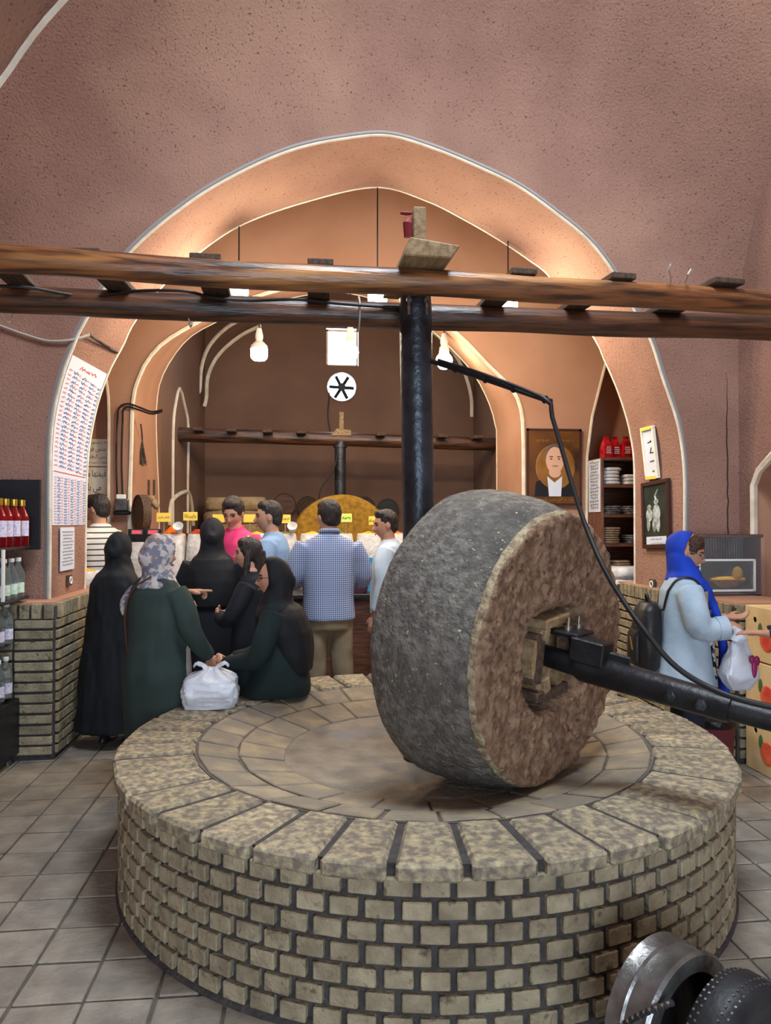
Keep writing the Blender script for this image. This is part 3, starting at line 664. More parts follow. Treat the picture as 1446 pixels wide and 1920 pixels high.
for i, (px, wd, yw) in enumerate(((-38, .13, .05), (172, .13, -.05), (382, .14, .02), (601, .12, .0), (972, .13, .05), (1150, .13, .1), (1345, .17, .12))):
    P = onZ(px, 467+px*.045, ZL+.062+.016); L = .95
    c = V((P.x, P.y+L/2-.03, P.z)); 
    o = tag(MB().box((0, 0, 0), (wd, L, .03), TR(c, yw), bev=.004).obj('cross_plank', M_plank), ['weathered cross plank on the log beams, fourth from the timber block towards the price list', 'weathered cross plank on the log beams, third from the timber block towards the price list', 'weathered cross plank on the log beams, second from the timber block towards the price list', 'weathered cross plank on the log beams, next to the timber block towards the price list', 'weathered cross plank on the log beams, next to the timber block towards the framed photograph', 'weathered cross plank on the log beams, second from the timber block towards the framed photograph', 'pale wide cross plank on the log beams beside the bent wire ends'][i], 'plank', 'planks across the log beams')
tb = thing('timber_block', 'sawn timber block with upright post on the beams above the pole', 'timber block', tuple(onZ(803, 505, ZL+.08)))
zb = ZL+.064; bL, bR = onZ(757, 478, zb), onZ(848, 484, zb); bc = bL.lerp(bR, .5)
MB().hull8([bL, bL+V((.03, .0, .085)), bL+V((-.03, .66, 0)), bL+V((0, .66, .085)), bR, bR+V((.04, -.0, .06)), bR+V((-.03, .66, 0)), bR+V((0, .66, .085))], .006).obj('block', M_wood, tb)
pp = onZ(785, 450, ZL+.2); pp = onZ(786, 462, zb+.07)
MB().box((0, 0, .08), (.058, .05, .19), TR(pp), bev=.004).obj('post', M_wood, tb)
MB().tube([pp+V((-.05, 0, .04)), pp+V((-.055, -.01, .10)), pp+V((-.04, 0, .13))], [.02, .022, .01], 8).ell(pp+V((-.06, 0, .15)), (.03, .015, .008)).obj('wire_knot', mat('red_wire', (120, 30, 34), rough=.6), tb)
# cables along the far log
fcab = crom([onZ(*p, ZL+.02)+V((0, -.08, 0)) for p in ((-10, 545), (60, 548), (130, 560), (180, 566), (260, 555), (350, 555), (400, 566), (470, 572), (560, 570), (640, 578), (740, 585))], 60)
tag(MB().tube(fcab, .008, 6).obj('power_cable', M_cable, smooth=60), 'thin black cable draped along the dark log beam', 'cable')
for px in (12, 357, 672):
    t = px/1446; c = onZ(px, 570+px*.029, ZL); a = [c+(fd.cross(V((0, 0, 1))).normalized()*cos(k*pi/8)+V((0, 0, 1))*sin(k*pi/8))*.092 for k in range(17)]
    tag(MB().tube(a, .0045, 6).obj('wire_tie', M_wcable, smooth=60), 'pale wire tie looped around the dark log beam', 'wire', 'wire ties on the dark log')
for (a, b, c) in (((1258, 528), (1255, 505), (1258, 495)), ((1284, 530), (1290, 515), (1296, 505))):
    tag(MB().tube(crom([onZ(*a, ZL+.09)+V((0, .0, 0)), dep(*b, 3.62), dep(*c, 3.62)], 8), .005, 6).obj('bent_wire', M_wcable, smooth=60), 'short bent wire end sticking up from the amber log beam', 'wire', 'bent wire ends')
wc_ = crom([onY(*p, YA-.02) for p in ((-20, 602), (0, 611), (60, 632), (95, 640), (137, 637))]+[NE[0].lerp(FE[0], 0)*0+onY(168, 628, YA+.05)], 24)
tag(MB().tube(wc_, .011, 6).obj('wall_cable', M_wcable, smooth=60), 'sagging pale cable on the plaster wall above the price list', 'cable')
tag(MB().tube(crom([onY(168, 628, YA+.05), onY(190, 643, YA+.35), onY(220, 661, YA+.78)], 12), .011, 6).obj('wall_cable', M_cable, smooth=60), 'twisted dark cable tied to the arch above the price list', 'cable')
# ---------------------------------------------------------------- hanging bulbs
def bulb(px, py, y, wpx, top, globe, label, power):
    c = onY(px, py, y); d = (c-EYE).dot(FW); r = wpx/2*d/F; up_ = onY(px, top, y).z
    b = thing('hanging_bulb', label, 'lamp', (c.x, c.y, c.z), 0, 'bare bulbs hanging in the arches')
    T = Matrix.Translation(c)
    if globe: prof = [(.001, -r*1.05), (r*.5, -r*.95), (r*.9, -r*.45), (r, 0), (r*.9, r*.4), (r*.62, r*.75)]
    else: prof = [(.001, -r*1.0), (r*.7, -r*.95), (r*.95, -r*.7), (r, -r*.3), (r, r*.35)]
    z1 = prof[-1][1]
    MB().lathe(prof, 24, T).obj('bulb', M_bulb, b, smooth=60)
    MB().lathe([(prof[-1][0], z1), (r*.98 if not globe else r*.6, z1+r*.35), (r*.55, z1+r*.8), (r*.4, z1+r*.9), (r*.4, z1+r*1.3)], 24, T).obj('bulb_neck', M_socket, b, smooth=50)
    MB().lathe([(r*.46, z1+r*1.2), (r*.46, z1+r*1.6), (r*.28, z1+r*2.4), (.006, z1+r*2.5)], 16, T).obj('lamp_holder', M_socket, b, smooth=50)
    MB().tube([c+V((0, 0, z1+r*2.4)), V((c.x, c.y, up_))], .006, 6).obj('flex', M_cable, b)
    l = bpy.data.lights.new('bulb_light', 'POINT'); l.energy = power; l.color = (1, .84, .62); l.shadow_soft_size = r*1.1
    o = bpy.data.objects.new('bulb_light', l); COL.objects.link(o); o.parent = b; o.location = (0, 0, -r*1.3)
for i, (px, py, top) in enumerate(((448, 541, 425), (708, 557, 352), (953, 575, 452))):
    bulb(px, py, YB_-.06, 36, top, False, ['bare bulb on a flex hanging in the big arch, on the price list side', 'bare bulb on a flex hanging from the crown of the big arch', 'bare bulb on a flex hanging in the big arch, on the bookcase side'][i], 85)
for i, (px, py, top, g) in enumerate(((486, 660, 560, False), (657, 660, 540, True), (833, 676, 610, True))):
    bulb(px, py, YC+.5, 32, top, g, ['white ribbed bulb hanging in the rear arch above the tan sacks', 'round bulb hanging in front of the bright window', 'round bulb hanging beside the black steel pole'][i], 26)
# ---------------------------------------------------------------- back room things
def pt(px, py, y): return onY(px, py, y)
blog0, blog1 = pt(316, 814, 10.25), pt(932, 833, 10.25)
log('log_beam', 'slender brown log beam crossing the back room below the fan', blog0+V((-.0, 0, 0)), blog1, .098, .092, M_log2, 9)
bp = pt(638, 900, 10.25)
tag(MB().tube([(bp.x, bp.y, .3), (bp.x, bp.y, blog0.z-.1)], .078, 24).tube([(bp.x, bp.y, blog0.z-.16), (bp.x, bp.y, blog0.z-.08)], .095, 24).obj('steel_pole', M_steel, smooth=40), 'slim dark pole under the back room log beam', 'pole')
for px in (375, 436, 503, 565, 712, 825, 890):
    p = pt(px, 806+px*.028-8, 10.2); tag(MB().box(p, (.13, .55, .045), bev=.006).obj('cross_plank', M_plank), 'small plank end lying on the back room log beam', 'plank', 'plank ends on the back room log')
bt = thing('timber_block', 'small pale timber wedge with upright slat on the back room log', 'timber block', tuple(pt(641, 812, 10.2)))
q = pt(641, 813, 10.15); MB().hull8([q+V(p) for p in ((-.16, 0, -.03), (-.07, 0, .07), (-.16, .3, -.03), (-.07, .3, .07), (.13, 0, -.03), (.13, 0, .05), (.13, .3, -.03), (.13, .3, .05))], .006).obj('block', M_wood, bt)
MB().box(q+V((0, .1, .17)), (.06, .05, .28), TR((0, 0, 0)), bev=.004).obj('slat', M_wood, bt)
# second millstone on its base
bs = thing('millstone', 'ochre dusty millstone standing in the back room behind the spice sacks', 'millstone', (bp.x, 9.7, .5))
MB().lathe([(.05, -.16), (.62, -.16), (.68, -.1), (.68, .1), (.62, .16), (.05, .16)], 64, Matrix.Translation(V((pt(640, 1025, 9.75).x, 9.75, 1.325))) @ Euler((pi/2, 0, .15)).to_matrix().to_4x4()).obj('stone_drum', M_ochre, bs, smooth=40)
tag(MB().lathe([(.72, 0), (.72, .62), (.68, .65), (.02, .65)], 48, TR((bp.x, 10.1, 0))).obj('mill_base', M_brick, smooth=40), 'low round brick base under the ochre millstone', 'mill')
# fan
fan = thing('extractor_fan', 'round extractor fan with six dark blades in the back wall', 'fan', tuple(fc))
MB().lathe([(fr*1.0, -.03), (fr*1.12, -.03), (fr*1.12, .02), (fr*1.0, .02)], 40, Matrix.Translation(fc) @ Euler((pi/2, 0, 0)).to_matrix().to_4x4(), ring=True).obj('fan_ring', M_backpl, fan, smooth=40)
MB().lathe([(.001, -.05), (.06, -.05), (.065, .05), (.001, .05)], 16, Matrix.Translation(fc+V((0, .08, 0))) @ Euler((pi/2, 0, 0)).to_matrix().to_4x4()).obj('hub', M_black, fan, smooth=40)
for k in range(6): MB().box((.125, 0, 0), (.16, .008, .055), Matrix.Translation(fc+V((0, .08, 0))) @ Matrix.Rotation(k*pi/3+.05, 4, 'Y') @ Matrix.Rotation(.35, 4, 'X'), bev=.003).obj('fan_blade', M_black, fan)
# sieves hung on the back wall
for i, (px, py, r) in enumerate(((534, 946, 21), (577, 950, 20), (683, 952, 21), (727, 956, 21))):
    c = pt(px, py, YE-.05); rr = r*12/F; T = Matrix.Translation(c) @ Euler((pi/2, 0, 0)).to_matrix().to_4x4()
    s = thing('sieve', ['round sieve on the back wall nearest the tan sacks', 'round sieve on the back wall, next to the one beside the tan sacks', 'round dark sieve on the back wall beside the slim pole', 'round dark sieve on the back wall next to the big steel pole'][i], 'sieve', tuple(c), 0, 'sieves hanging on the back wall')
    MB().lathe([(rr*.92, -.04), (rr, -.04), (rr, .045), (rr*.92, .045)], 32, T, ring=True).obj('sieve_rim', M_plank, s, smooth=40)
    MB().lathe([(.001, .03), (rr*.95, .03), (rr*.95, .035), (.001, .035)], 32, T).obj('sieve_mesh', [M_walnut, M_plank, M_black, M_shelf][i], s)
tag(MB().tube(crom([pt(*p, YE-.03) for p in ((618, 735), (615, 780), (620, 812))], 10), .008, 6).obj('fan_flex', M_cable), 'thin flex hanging from the extractor fan', 'cable')
tag(MB().tube(crom([pt(*p, 10.17) for p in ((634, 850), (624, 885), (603, 915), (598, 945), (597, 1060))], 14), .010, 6).obj('pole_cable', M_cable), 'dark cable hanging from the slim back room pole', 'cable')
tag(MB().tube([pt(382, 826, YE-.02), pt(381, 985, YE-.02)], .012, 6).obj('corner_cable', M_cable), 'black cable running down the back room corner above the tan sacks', 'cable')
def sackmesh(w, d, h, seed, m, name='sack'):
    b = MB(); rows = []
    for i in range(9):
        t = i/8; k = .80+.2*sin(pi*min(1, t*.9+.08))**.5; row = []
        for j in range(20):
            a = 2*pi*j/20; c, s = cos(a), sin(a); e = .55
            x = w/2*k*abs(c)**e*(1 if c > 0 else -1); y = d/2*k*abs(s)**e*(1 if s > 0 else -1)
            z = h*t; nn = 1+.05*noise.noise(V((c*2, s*2, t*4+seed)))
            row.append(V((x*nn, y*nn, z)))
        rows.append(row)
    b.loft(rows); return b.mesh(name, m, 60)
for i, (px, py, w, h, lb) in enumerate(((398, 938, .42, .19, 'plump tan sack on top of the pile, nearer the corner cable'), (456, 936, .51, .2, 'long tan sack on top of the pile, nearer the sieves'), (430, 962, 1.0, .2, 'wide tan sack in the middle of the pile'), (432, 986, 1.0, .2, 'wide tan sack low in the pile'))):
    c = pt(px+14, py+12, 11.4); c.z = 1.42+(.40, .40, .2, 0)[i]; o = tag(link('tan_sack', sackmesh(w, .6, h, i, M_tansack, 'tan_sack')), lb, 'sack', 'tan sacks piled in the back room'); o.location = c
tag(MB().box((pt(446, 990, 11.25).x, 11.45, .71), (1.05, .8, 1.42), bev=.01).obj('sack_stand', M_walnut), 'plain dark stand under the pile of tan sacks', 'stand')
# ---------------------------------------------------------------- shop counter and spice sacks
ct = thing('shop_counter', 'dark walnut shop counter behind the customers', 'counter', (.4, 6.95, 0))
MB().box((.4, 7.0, .47), (3.6, .36, .94)).obj('counter_body', M_walnut, ct)
for k in range(6): MB().box((-1.1+k*.6, 6.81, .47), (.585, .02, .90), bev=.003).obj('counter_panel', M_walnut, ct)
MB().box((.4, 6.98, .965), (3.7, .46, .04), bev=.005).obj('counter_top', M_shelf, ct)
tag(MB().box((.0, 7.42, .5), (3.7, .36, 1.0), bev=.005).obj('sack_bench', M_walnut), 'long bench behind the counter carrying the spice sacks', 'bench')
heap = [M_must, M_orange, M_rust, M_rust, M_must, M_herb, M_must, M_herb, M_must, M_orange]
names = ['orange powder', 'bright orange powder', 'red powder', 'dark red powder', 'yellow powder', 'green herb', 'pale yellow powder', 'dull green herb', 'golden powder', 'amber powder']
for i in range(10):
    x = onY(271+i*52.5, 1000, 7.4).x; o = thing('spice_sack', 'open white sack heaped with '+names[i]+' on the bench', 'sack', (x, 7.4, 1.0), 0, 'open spice sacks on the bench')
    link('sack_body', sackmesh(.266, .32, .53, i*3, M_sack, 'sack_body'), o, world=False)
    MB().lathe([(.135, .50), (.12, .54), (.06, .58+.04*RND.random()), (.004, .63 if i in (0, 1) else .60)], 18).mesh
    h = link('spice_heap', MB().lathe([(.125, .50), (.10, .54 if i < 3 else .525), (.05, .575 if i < 3 else .54), (.004, .62 if i == 1 else .555)], 18).mesh('spice_heap', heap[i], 50), o, world=False)
    if i in (1, 2, 5): l = link('scoop', MB().lathe([(.03, 0), (.038, .03), (.05, .08), (.048, .08), (.03, .02)], 12, TR((.08, -.10, .56), rx=.9)).mesh('scoop', M_socket, 40), o, world=False)
def card(px, py, w, h, y, m, t, lb, stick=True, tm=M_ink):
    c = onY(px, py, y); s = (c-EYE).dot(FW)/F; o = thing('price_card', lb, 'sign', tuple(c), 0, 'price cards standing in the spice sacks')
    cd_ = MB().box(c, (w*s, .006, h*s), bev=.001).obj('card', m, o)
    if stick: MB().tube([c+V((0, .008, 0)), V((c.x, c.y+.008, 1.5))], .006, 6).obj('stick', M_wood, o)
    if t == 0: b = MB(); scrawl(b, lambda x, y: c+V((x, -.005, y)), 0, 0, w*s*.8, h*s*.3, random.Random(int(px)), 3); b.obj('lettering', tm, cd_)
    if t:
        b = MB(); write(b, t, Matrix.Translation(c+V((0, -.005, 0))) @ Matrix.Rotation(pi/2, 4, 'X'), height=h*s*.42 if len(t) < 7 else None, width=w*s*.8 if len(t) >= 7 else None); b.obj('lettering', tm, cd_)
card(307, 970, 26, 17, 7.3, M_yellow, 'فلفل قرمز', 'yellow card in the bright orange spice, with the longer lettering')
card(357, 968, 26, 16, 7.3, M_yellow, 'پاپریکا', 'yellow card in the red spice beside the woman in the black hood')
card(410, 972, 22, 15, 7.3, M_yellow, None, 'yellow card half hidden by the black hood')
card(468, 972, 22, 15, 7.3, M_yellow, None, 'yellow card behind the man in the pink shirt')
card(535, 973, 20, 16, 7.3, M_yellow, 0, 'yellow card behind the man in the plain blue top')
card(649, 971, 22, 16, 7.3, M_green, 0, 'pale green card in front of the ochre millstone')
card(699, 976, 15, 16, 7.3, M_yellow, 'سماق', 'small yellow card between the checked shirt and the man with sunglasses')
card(270, 1049, 20, 16, 6.74, M_yellow, 'آویشن', 'yellow card low on the counter behind the black cloak', stick=False)
# scale display
sd = thing('scale_display', 'black digital scale display with red digits on a post', 'scale', tuple(onY(272, 1004, 6.7)))
c = onY(272, 1004, 6.75); MB().box(c, (.285, .05, .115), bev=.006).obj('display_case', M_black, sd)
for dx, dz, w in ((-.065, .03, .10), (.075, .03, .10), (.075, -.03, .10)):
    dw_ = MB().box(c+V((dx, -.027, dz)), (w, .006, .042), bev=.002).obj('display_window', M_alu, sd); MB().box(c+V((dx, -.031, dz)), (w*.72, .004, .024)).obj('red_readout', M_led, dw_)
MB().tube([c+V((0, .02, -.05)), (c.x, c.y+.02, .98)], .014, 8).obj('display_post', M_black, sd)
# goods on counter
o = tag(link('dried_petal_bag', sackmesh(.18, .13, .2, 4, mat('purple_petals', (92, 46, 62), (60, 30, 44), scale=50, rough=.6, bump=.6), 'dried_petal_bag')), 'clear bag of dark purple petals on the counter', 'bag'); o.location = (onY(672, 1080, 6.88).x, 6.87, .985)
o = tag(link('blue_packet', sackmesh(.16, .11, .32, 7, mat('blue_plastic', (40, 150, 200), (30, 120, 180), scale=20, rough=.3), 'blue_packet')), 'bright blue plastic packet on the counter', 'packet'); o.location = (onY(694, 1080, 7.06).x, 7.06, .985)
# left counter sack with yellow powder
o = thing('spice_sack', 'white tub of yellow powder on the brick dado beside the striped shirt', 'sack', (-1.92, 6.58, 1.087), 0)
link('sack_body', MB().lathe([(.12, 0), (.145, .05), (.15, .13), (.145, .14), (.13, .13)], 24).mesh('sack_body', M_sack, 40), o, world=False); link('spice_heap', MB().lathe([(.14, .11), (.1, .14), (.003, .17)], 20).mesh('spice_heap', M_must, 50), o, world=False)
# ---------------------------------------------------------------- signs
def SL_(s, z):      # surface of the left side of the arch soffit: s 0 near .. 1 far
    def at(C):
        for i in range(59):
            if C[i].z <= z <= C[i+1].z: t = (z-C[i].z)/(C[i+1].z-C[i].z); return C[i].lerp(C[i+1], t)
        return C[0]
    return at(NE).lerp(at(FE), s)
z0, z1a, z1b = onY(98, 985, YA).z, onY(137, 664, YA).z, onY(199, 702, YB_).z
def PS(s, v, off=.004):     # price list sheet: v 0 bottom .. 1 top
    z = z0+(z1a+(z1b-z1a)*s-z0)*v; p = SL_(.02+.95*s, z); e = .01
    t = SL_(.02+.95*s, z+e)-SL_(.02+.95*s, z-e); nrm = t.cross(V((0, 1, 0))); nrm = nrm.normalized(); nrm = nrm if nrm.x > 0 else -nrm
    return p+nrm*off
pl = thing('price_list', 'long white handwritten price list following the curve of the arch', 'poster', tuple(PS(.5, 0)))
MB().loft([[PS(i/6, v/40) for i in range(7)] for v in range(41)], closed=False, caps=False).obj('sheet', M_paper, pl, smooth=60)
wb_, wr_ = MB(), MB(); rr_ = random.Random(5); PF = lambda x, y: PS(min(.985, max(.015, x)), min(.99, max(.005, y)), .007)
for r in range(22):
    v = .91-r*.0268
    for c in range(4):
        x = .15+c*.24; vv = v-.035*x+.012
        scrawl(wb_, PF, x+.07, vv, .14, .023, rr_); scrawl(wr_, PF, x-.07, vv+.004, .10, .015, rr_)
for r in range(17):
    v = .285-r*.0168
    for c in range(5):
        x = .12+c*.19; scrawl(wb_, PF, x+.05, v-.01*x, .105, .0165, rr_); scrawl(wr_, PF, x-.045, v, .065, .012, rr_)
scrawl(wr_, PF, .5, .955, .5, .026, rr_, 3)
for k in range(20): wr_.add([PS(.03+.94*k/20, .318-.01*k/20+d, .007) for d in (0, .004)]+[PS(.03+.94*(k+1)/20, .318-.01*(k+1)/20+d, .007) for d in (.004, 0)], [(0, 1, 2, 3)])
wb_.obj('blue_handwriting', M_blue, pl); wr_.obj('red_handwriting', M_red, pl)
def flat(name, label, cat, c, u, v, w, h, m, lines=(), tm=M_ink, th=.006, nrm=None, group=None):
    # a flat board centred at c with axes u (right), v (up)
    u = V(u).normalized(); v = (V(v)-u*V(v).dot(u)).normalized(); n = u.cross(v)
    Mx = Matrix(((u.x, v.x, n.x, c[0]), (u.y, v.y, n.y, c[1]), (u.z, v.z, n.z, c[2]), (0, 0, 0, 1)))
    o = thing(name, label, cat, tuple(c), 0, group); MB().box((0, 0, 0), (w, h, th), Mx, bev=.001).obj('sheet', m, o); sh_ = o.children[0] if o.children else o
    if lines:
        for t, x, y, wd, hh in lines:
            b = MB()
            try: write(b, t, Mx @ Matrix.Translation((x*w, y*h, th/2+.0015)), width=wd*w, height=hh*h)
            except Exception as ex: print('TEXT', ex)
            b.obj('lettering', tm, sh_)
    return o, Mx
# notice boards in the left niche
YN = YC+.128
def board(label, pxr, y0, y1, wpx, lines):
    c = onY(pxr-wpx/2, (y0+y1)/2, YN); k = (c-EYE).dot(FW)/F; xr = onY(pxr, (y0+y1)/2, YN).x; o = thing('notice_board', label, 'sign', tuple(c))
    w = wpx*k; h = (y1-y0)*k; zc0 = c.z; sh_ = MB().box((xr-w/2, YN, zc0), (w, .014, h), bev=.001).obj('sheet', M_cream, o)
    for t, part, px0, py, hpx in lines:
        full = text2d(t)[2]; vis = text2d(part)[2]; x = onY(px0, py, YN); wv = (px0-166)*k*vis_scale(part)
        m = MB(); write(m, t, Matrix.Translation((x.x, YN-.009, x.z)) @ Matrix.Rotation(pi/2, 4, 'X'), width=full*wv/vis, height=hpx*k, align='r'); m.obj('lettering', M_ink, sh_)
def vis_scale(t): return 1.0
board('cream notice board with four lines of black lettering above a second board', 203, 823, 874, 100, (('به دستور وزارت', 'به دستور و', 201, 830, 8), ('جنس فروخته شده', 'جنس فرو', 200, 843, 11), ('پس گرفته نمی شود', 'پس گرفته', 200, 857, 10), ('لطفا در خرید خود دقت کنید', 'لطفا در خرید خو', 201, 867.5, 6)))
board('cream notice board with two lines of large black lettering', 203, 876, 928, 100, (('قیمتها مقطوع', 'قیمتها م', 199, 891, 20), ('می باشد', 'می با', 190, 915, 18)))
X0 = SL_(.5, 1.5).x
zc_ = onX(131, 1028, X0+.01)
o, Mx = flat('paper_notice', 'printed white paper notice taped below the price list', 'notice', V((SL_(.5, 1.45).x+.012, 5.93, onX(131, 1028, X0).z)), (0, 1, 0), (0, 0, 1), .33, .33, M_paper)
b = MB()
for k in range(11): scrawl(b, lambda x, y: Mx @ V((x, y, .005)), -.005*(k % 3), .13-k*.025, .27-.03*(k % 3), .016, rr_, 6)
b.obj('printed_lines', M_ink, o)
def outlet(c, sgn, lb):
    o = thing('wall_socket', lb, 'socket', tuple(c)); MB().box(c, (.02, .085, .085), bev=.004).obj('plate', M_plank, o); MB().lathe([(.03, 0), (.03, .006), (.02, .006), (.018, 0)], 16, Matrix.Translation(c+V((sgn*.010, 0, 0))) @ Euler((0, sgn*pi/2, 0)).to_matrix().to_4x4()).obj('socket_face', M_socket, o)
outlet(V((SL_(.5, 1.3).x+.012, 5.98, onX(131, 1087, X0).z)), 1, 'small brown wall socket below the paper notice')
def SR(y, z):
    def at(C):
        for i in range(119, 60, -1):
            if C[i].z <= z <= C[i-1].z: t = (z-C[i].z)/(C[i-1].z-C[i].z); return C[i].lerp(C[i-1], t)
        return C[-1]
    a, b = at(NE), at(FE); return a.lerp(b, (y-YA)/(YB_-YA)).x
def onR(px, py):
    x = 2.95
    for _ in range(6): p = onX(px, py, x); x = SR(min(max(p.y, YA), YB_), p.z)
    return onX(px, py, x-.014)
p = onR(1224, 1095); outlet(p, -1, 'small brown wall socket below the framed photograph')
# framed photograph + handwritten frame on the right pier
def quad(name, label, cat, pxs, m, fm, fw_):
    P = [onR(*q) for q in pxs]; c = sum(P, V((0, 0, 0)))/4; u = ((P[1]-P[0])+(P[2]-P[3])).normalized(); v = ((P[0]-P[3])+(P[1]-P[2])); w = ((P[1]-P[0]).length+(P[2]-P[3]).length)/2; h = v.length/2
    v = (v-u*v.dot(u)).normalized(); n = u.cross(v); Mx = Matrix(((u.x, v.x, n.x, c.x), (u.y, v.y, n.y, c.y), (u.z, v.z, n.z, c.z), (0, 0, 0, 1)))
    o = thing(name, label, cat, tuple(c)); MB().box((0, 0, 0), (w-.01, h-.01, .014), Mx).obj('picture', m, o)
    for a, b, d, e in ((0, h/2-fw_/2, w, fw_), (0, -h/2+fw_/2, w, fw_), (-w/2+fw_/2, 0, fw_, h-2*fw_), (w/2-fw_/2, 0, fw_, h-2*fw_)): MB().box((a, b, .006), (d, e, .032), Mx, bev=.004).obj('frame_bar', fm, o)
    return o, Mx, w, h
M_photo = mat('dark_photograph', (34, 40, 38), (52, 60, 54), scale=9, rough=.3); M_pale = mat('photograph_light', (196, 206, 204), (120, 130, 126), scale=20, rough=.4)
o, Mx, w, h = quad('framed_photograph', 'dark framed black and white photograph on the arch pier', 'picture', ((1206, 905), (1258, 897), (1257, 1026), (1208, 1030)), M_photo, M_frame, .035)
b = MB()
for e in (((.02, .02), .06, .13), ((.02, .19), .035, .04), ((-.17, .0), .05, .1), ((-.17, .12), .03, .035), ((-.04, -.14), .03, .12), ((.06, -.14), .03, .12), ((-.2, -.14), .025, .1)):
    b.lathe([(.001, 0), (1, 0), (1, .001), (.001, .0012)], 16, Mx @ Matrix.Translation((e[0][0]*w*1.4, e[0][1]*h, .008)) @ Matrix.Diagonal((e[1]*w*2.4, e[2]*h, 1, 1)))
b.tube([Mx @ V((.04*w, .2*h, .009)), Mx @ V((.0*w, .27*h, .009)), Mx @ V((.1*w, .36*h, .009))], .009, 6); b.obj('figures_print', M_pale, o)
MB().box((0, -.39*h, .009), (w*.74, h*.13, .002), Mx).obj('caption_strip', M_paper, o)
b = MB()
write(b, 'آقای بهزاد فراهانی', Mx @ Matrix.Translation((0, -.36*h, .0115)), width=w*.42, height=h*.036); write(b, 'و مرحوم محمد علی فردین', Mx @ Matrix.Translation((.05*w, -.425*h, .0115)), width=w*.52, height=h*.032)
b.obj('caption_lettering', M_ink, o)
o, Mx, w, h = quad('framed_sign', 'narrow pale framed panel with dark strokes and orange ends, hung askew', 'sign', ((1204, 803), (1226, 798), (1238, 896), (1214, 899)), M_paper, M_cream, .02)
for q in (((-.08, .2), (.2, .21)), ((.1, .2), (.18, .235)), ((0, .0), (.3, .0)), ((.06, .0), (.16, .10)), ((-.04, -.17), (.28, -.155)), ((.08, -.36), (.2, -.35))): MB().tube([Mx @ V((x*w, y*h, .0085)) for x, y in q], .004, 6).obj('dark_stroke', M_ink, o)
for s in (-1, 1): MB().box((0, s*(h/2-.012), .024), (w*.8, .028, .002), Mx).obj('orange_tape', M_yellow, o)
# memorial portrait
pc = onY(1039, 876, YC-.03); ps = (pc-EYE).dot(FW)/F; M_post = mat('portrait_ground', (74, 48, 34), (110, 70, 34), scale=2.5, rough=.3, c3=(40, 28, 26), s3=2)
W_, H_ = 106*ps, 144*ps
o, Mx = flat('portrait_poster', 'memorial portrait poster of a man in a dark suit on the bay wall', 'poster', pc, (1, 0, 0), (0, 0, 1), W_, H_, M_post, (('زنده یاد آقای حسین مازوچی', .02, -.42, .62, .06),), tm=M_gold, th=.02)
def disc(par, name, m, x, y, rx, ry, z, n=24, sy=1): return MB().lathe([(.001, 0), (1, 0), (.96, .003), (.001, .004)], n, Mx @ Matrix.Translation((x*W_, y*H_, .010+z)) @ Matrix.Diagonal((rx*W_, ry*H_, 1, 1))).obj(name, m, par)
M_skin = mat('skin', (196, 148, 122), (184, 134, 108), scale=6, rough=.55, spec=.3)
M_skinp = mat('skin_print', (206, 162, 138), rough=.4); M_suit = mat('suit_print', (28, 28, 34), rough=.4); M_shirtp = mat('shirt_print', (206, 212, 226), rough=.4); M_hairp = mat('hair_print', (88, 80, 74), rough=.5)
disc(o, 'glow_print', mat('glow_print', (150, 104, 48), (110, 72, 34), scale=3, rough=.4), .02, .0, .36, .30, .0005)
MB().prism([(-.36, -.38), (-.34, -.2), (-.16, -.13), (.2, -.13), (.32, -.2), (.36, -.38)], .002, Mx @ Matrix.Translation((0, 0, .0108)) @ Matrix.Diagonal((W_, H_, 1, 1))).obj('suit_print', M_suit, o)
MB().prism([(-.1, -.38), (-.13, -.12), (.0, -.2), (.14, -.12), (.12, -.38)], .002, Mx @ Matrix.Translation((0, 0, .0125)) @ Matrix.Diagonal((W_, H_, 1, 1))).obj('shirt_print', M_shirtp, o)
disc(o, 'hair_print', M_hairp, .01, .14, .175, .165, .003); disc(o, 'face_print', M_skinp, .01, .09, .165, .175, .005); disc(o, 'neck_print', M_skinp, .01, -.07, .11, .07, .004)
for s in (-1, 1): disc(o, 'eye_print', M_hairp, .01+s*.07, .105, .022, .010, .0085); disc(o, 'brow_print', M_hairp, .01+s*.07, .135, .04, .008, .0085)
disc(o, 'moustache_print', mat('moustache_print', (150, 130, 116), rough=.5), .01, .015, .06, .012, .0085)
for a, b_, w_, h_ in ((0, .485, 1, .03), (0, -.485, 1, .03), (-.48, 0, .04, 1), (.48, 0, .04, 1)): MB().box((a*W_, b_*H_, .0115), (w_*W_, h_*H_, .003), Mx).obj('border_print', M_frame, o)
bq = MB()
for x in (-.22, .24): scrawl(bq, lambda a, c: Mx @ V((a, c, .013)), x*W_, .345*H_, .24*W_, .045*H_, rr_, 3)
bq.obj('calligraphy_print', M_gold, o)
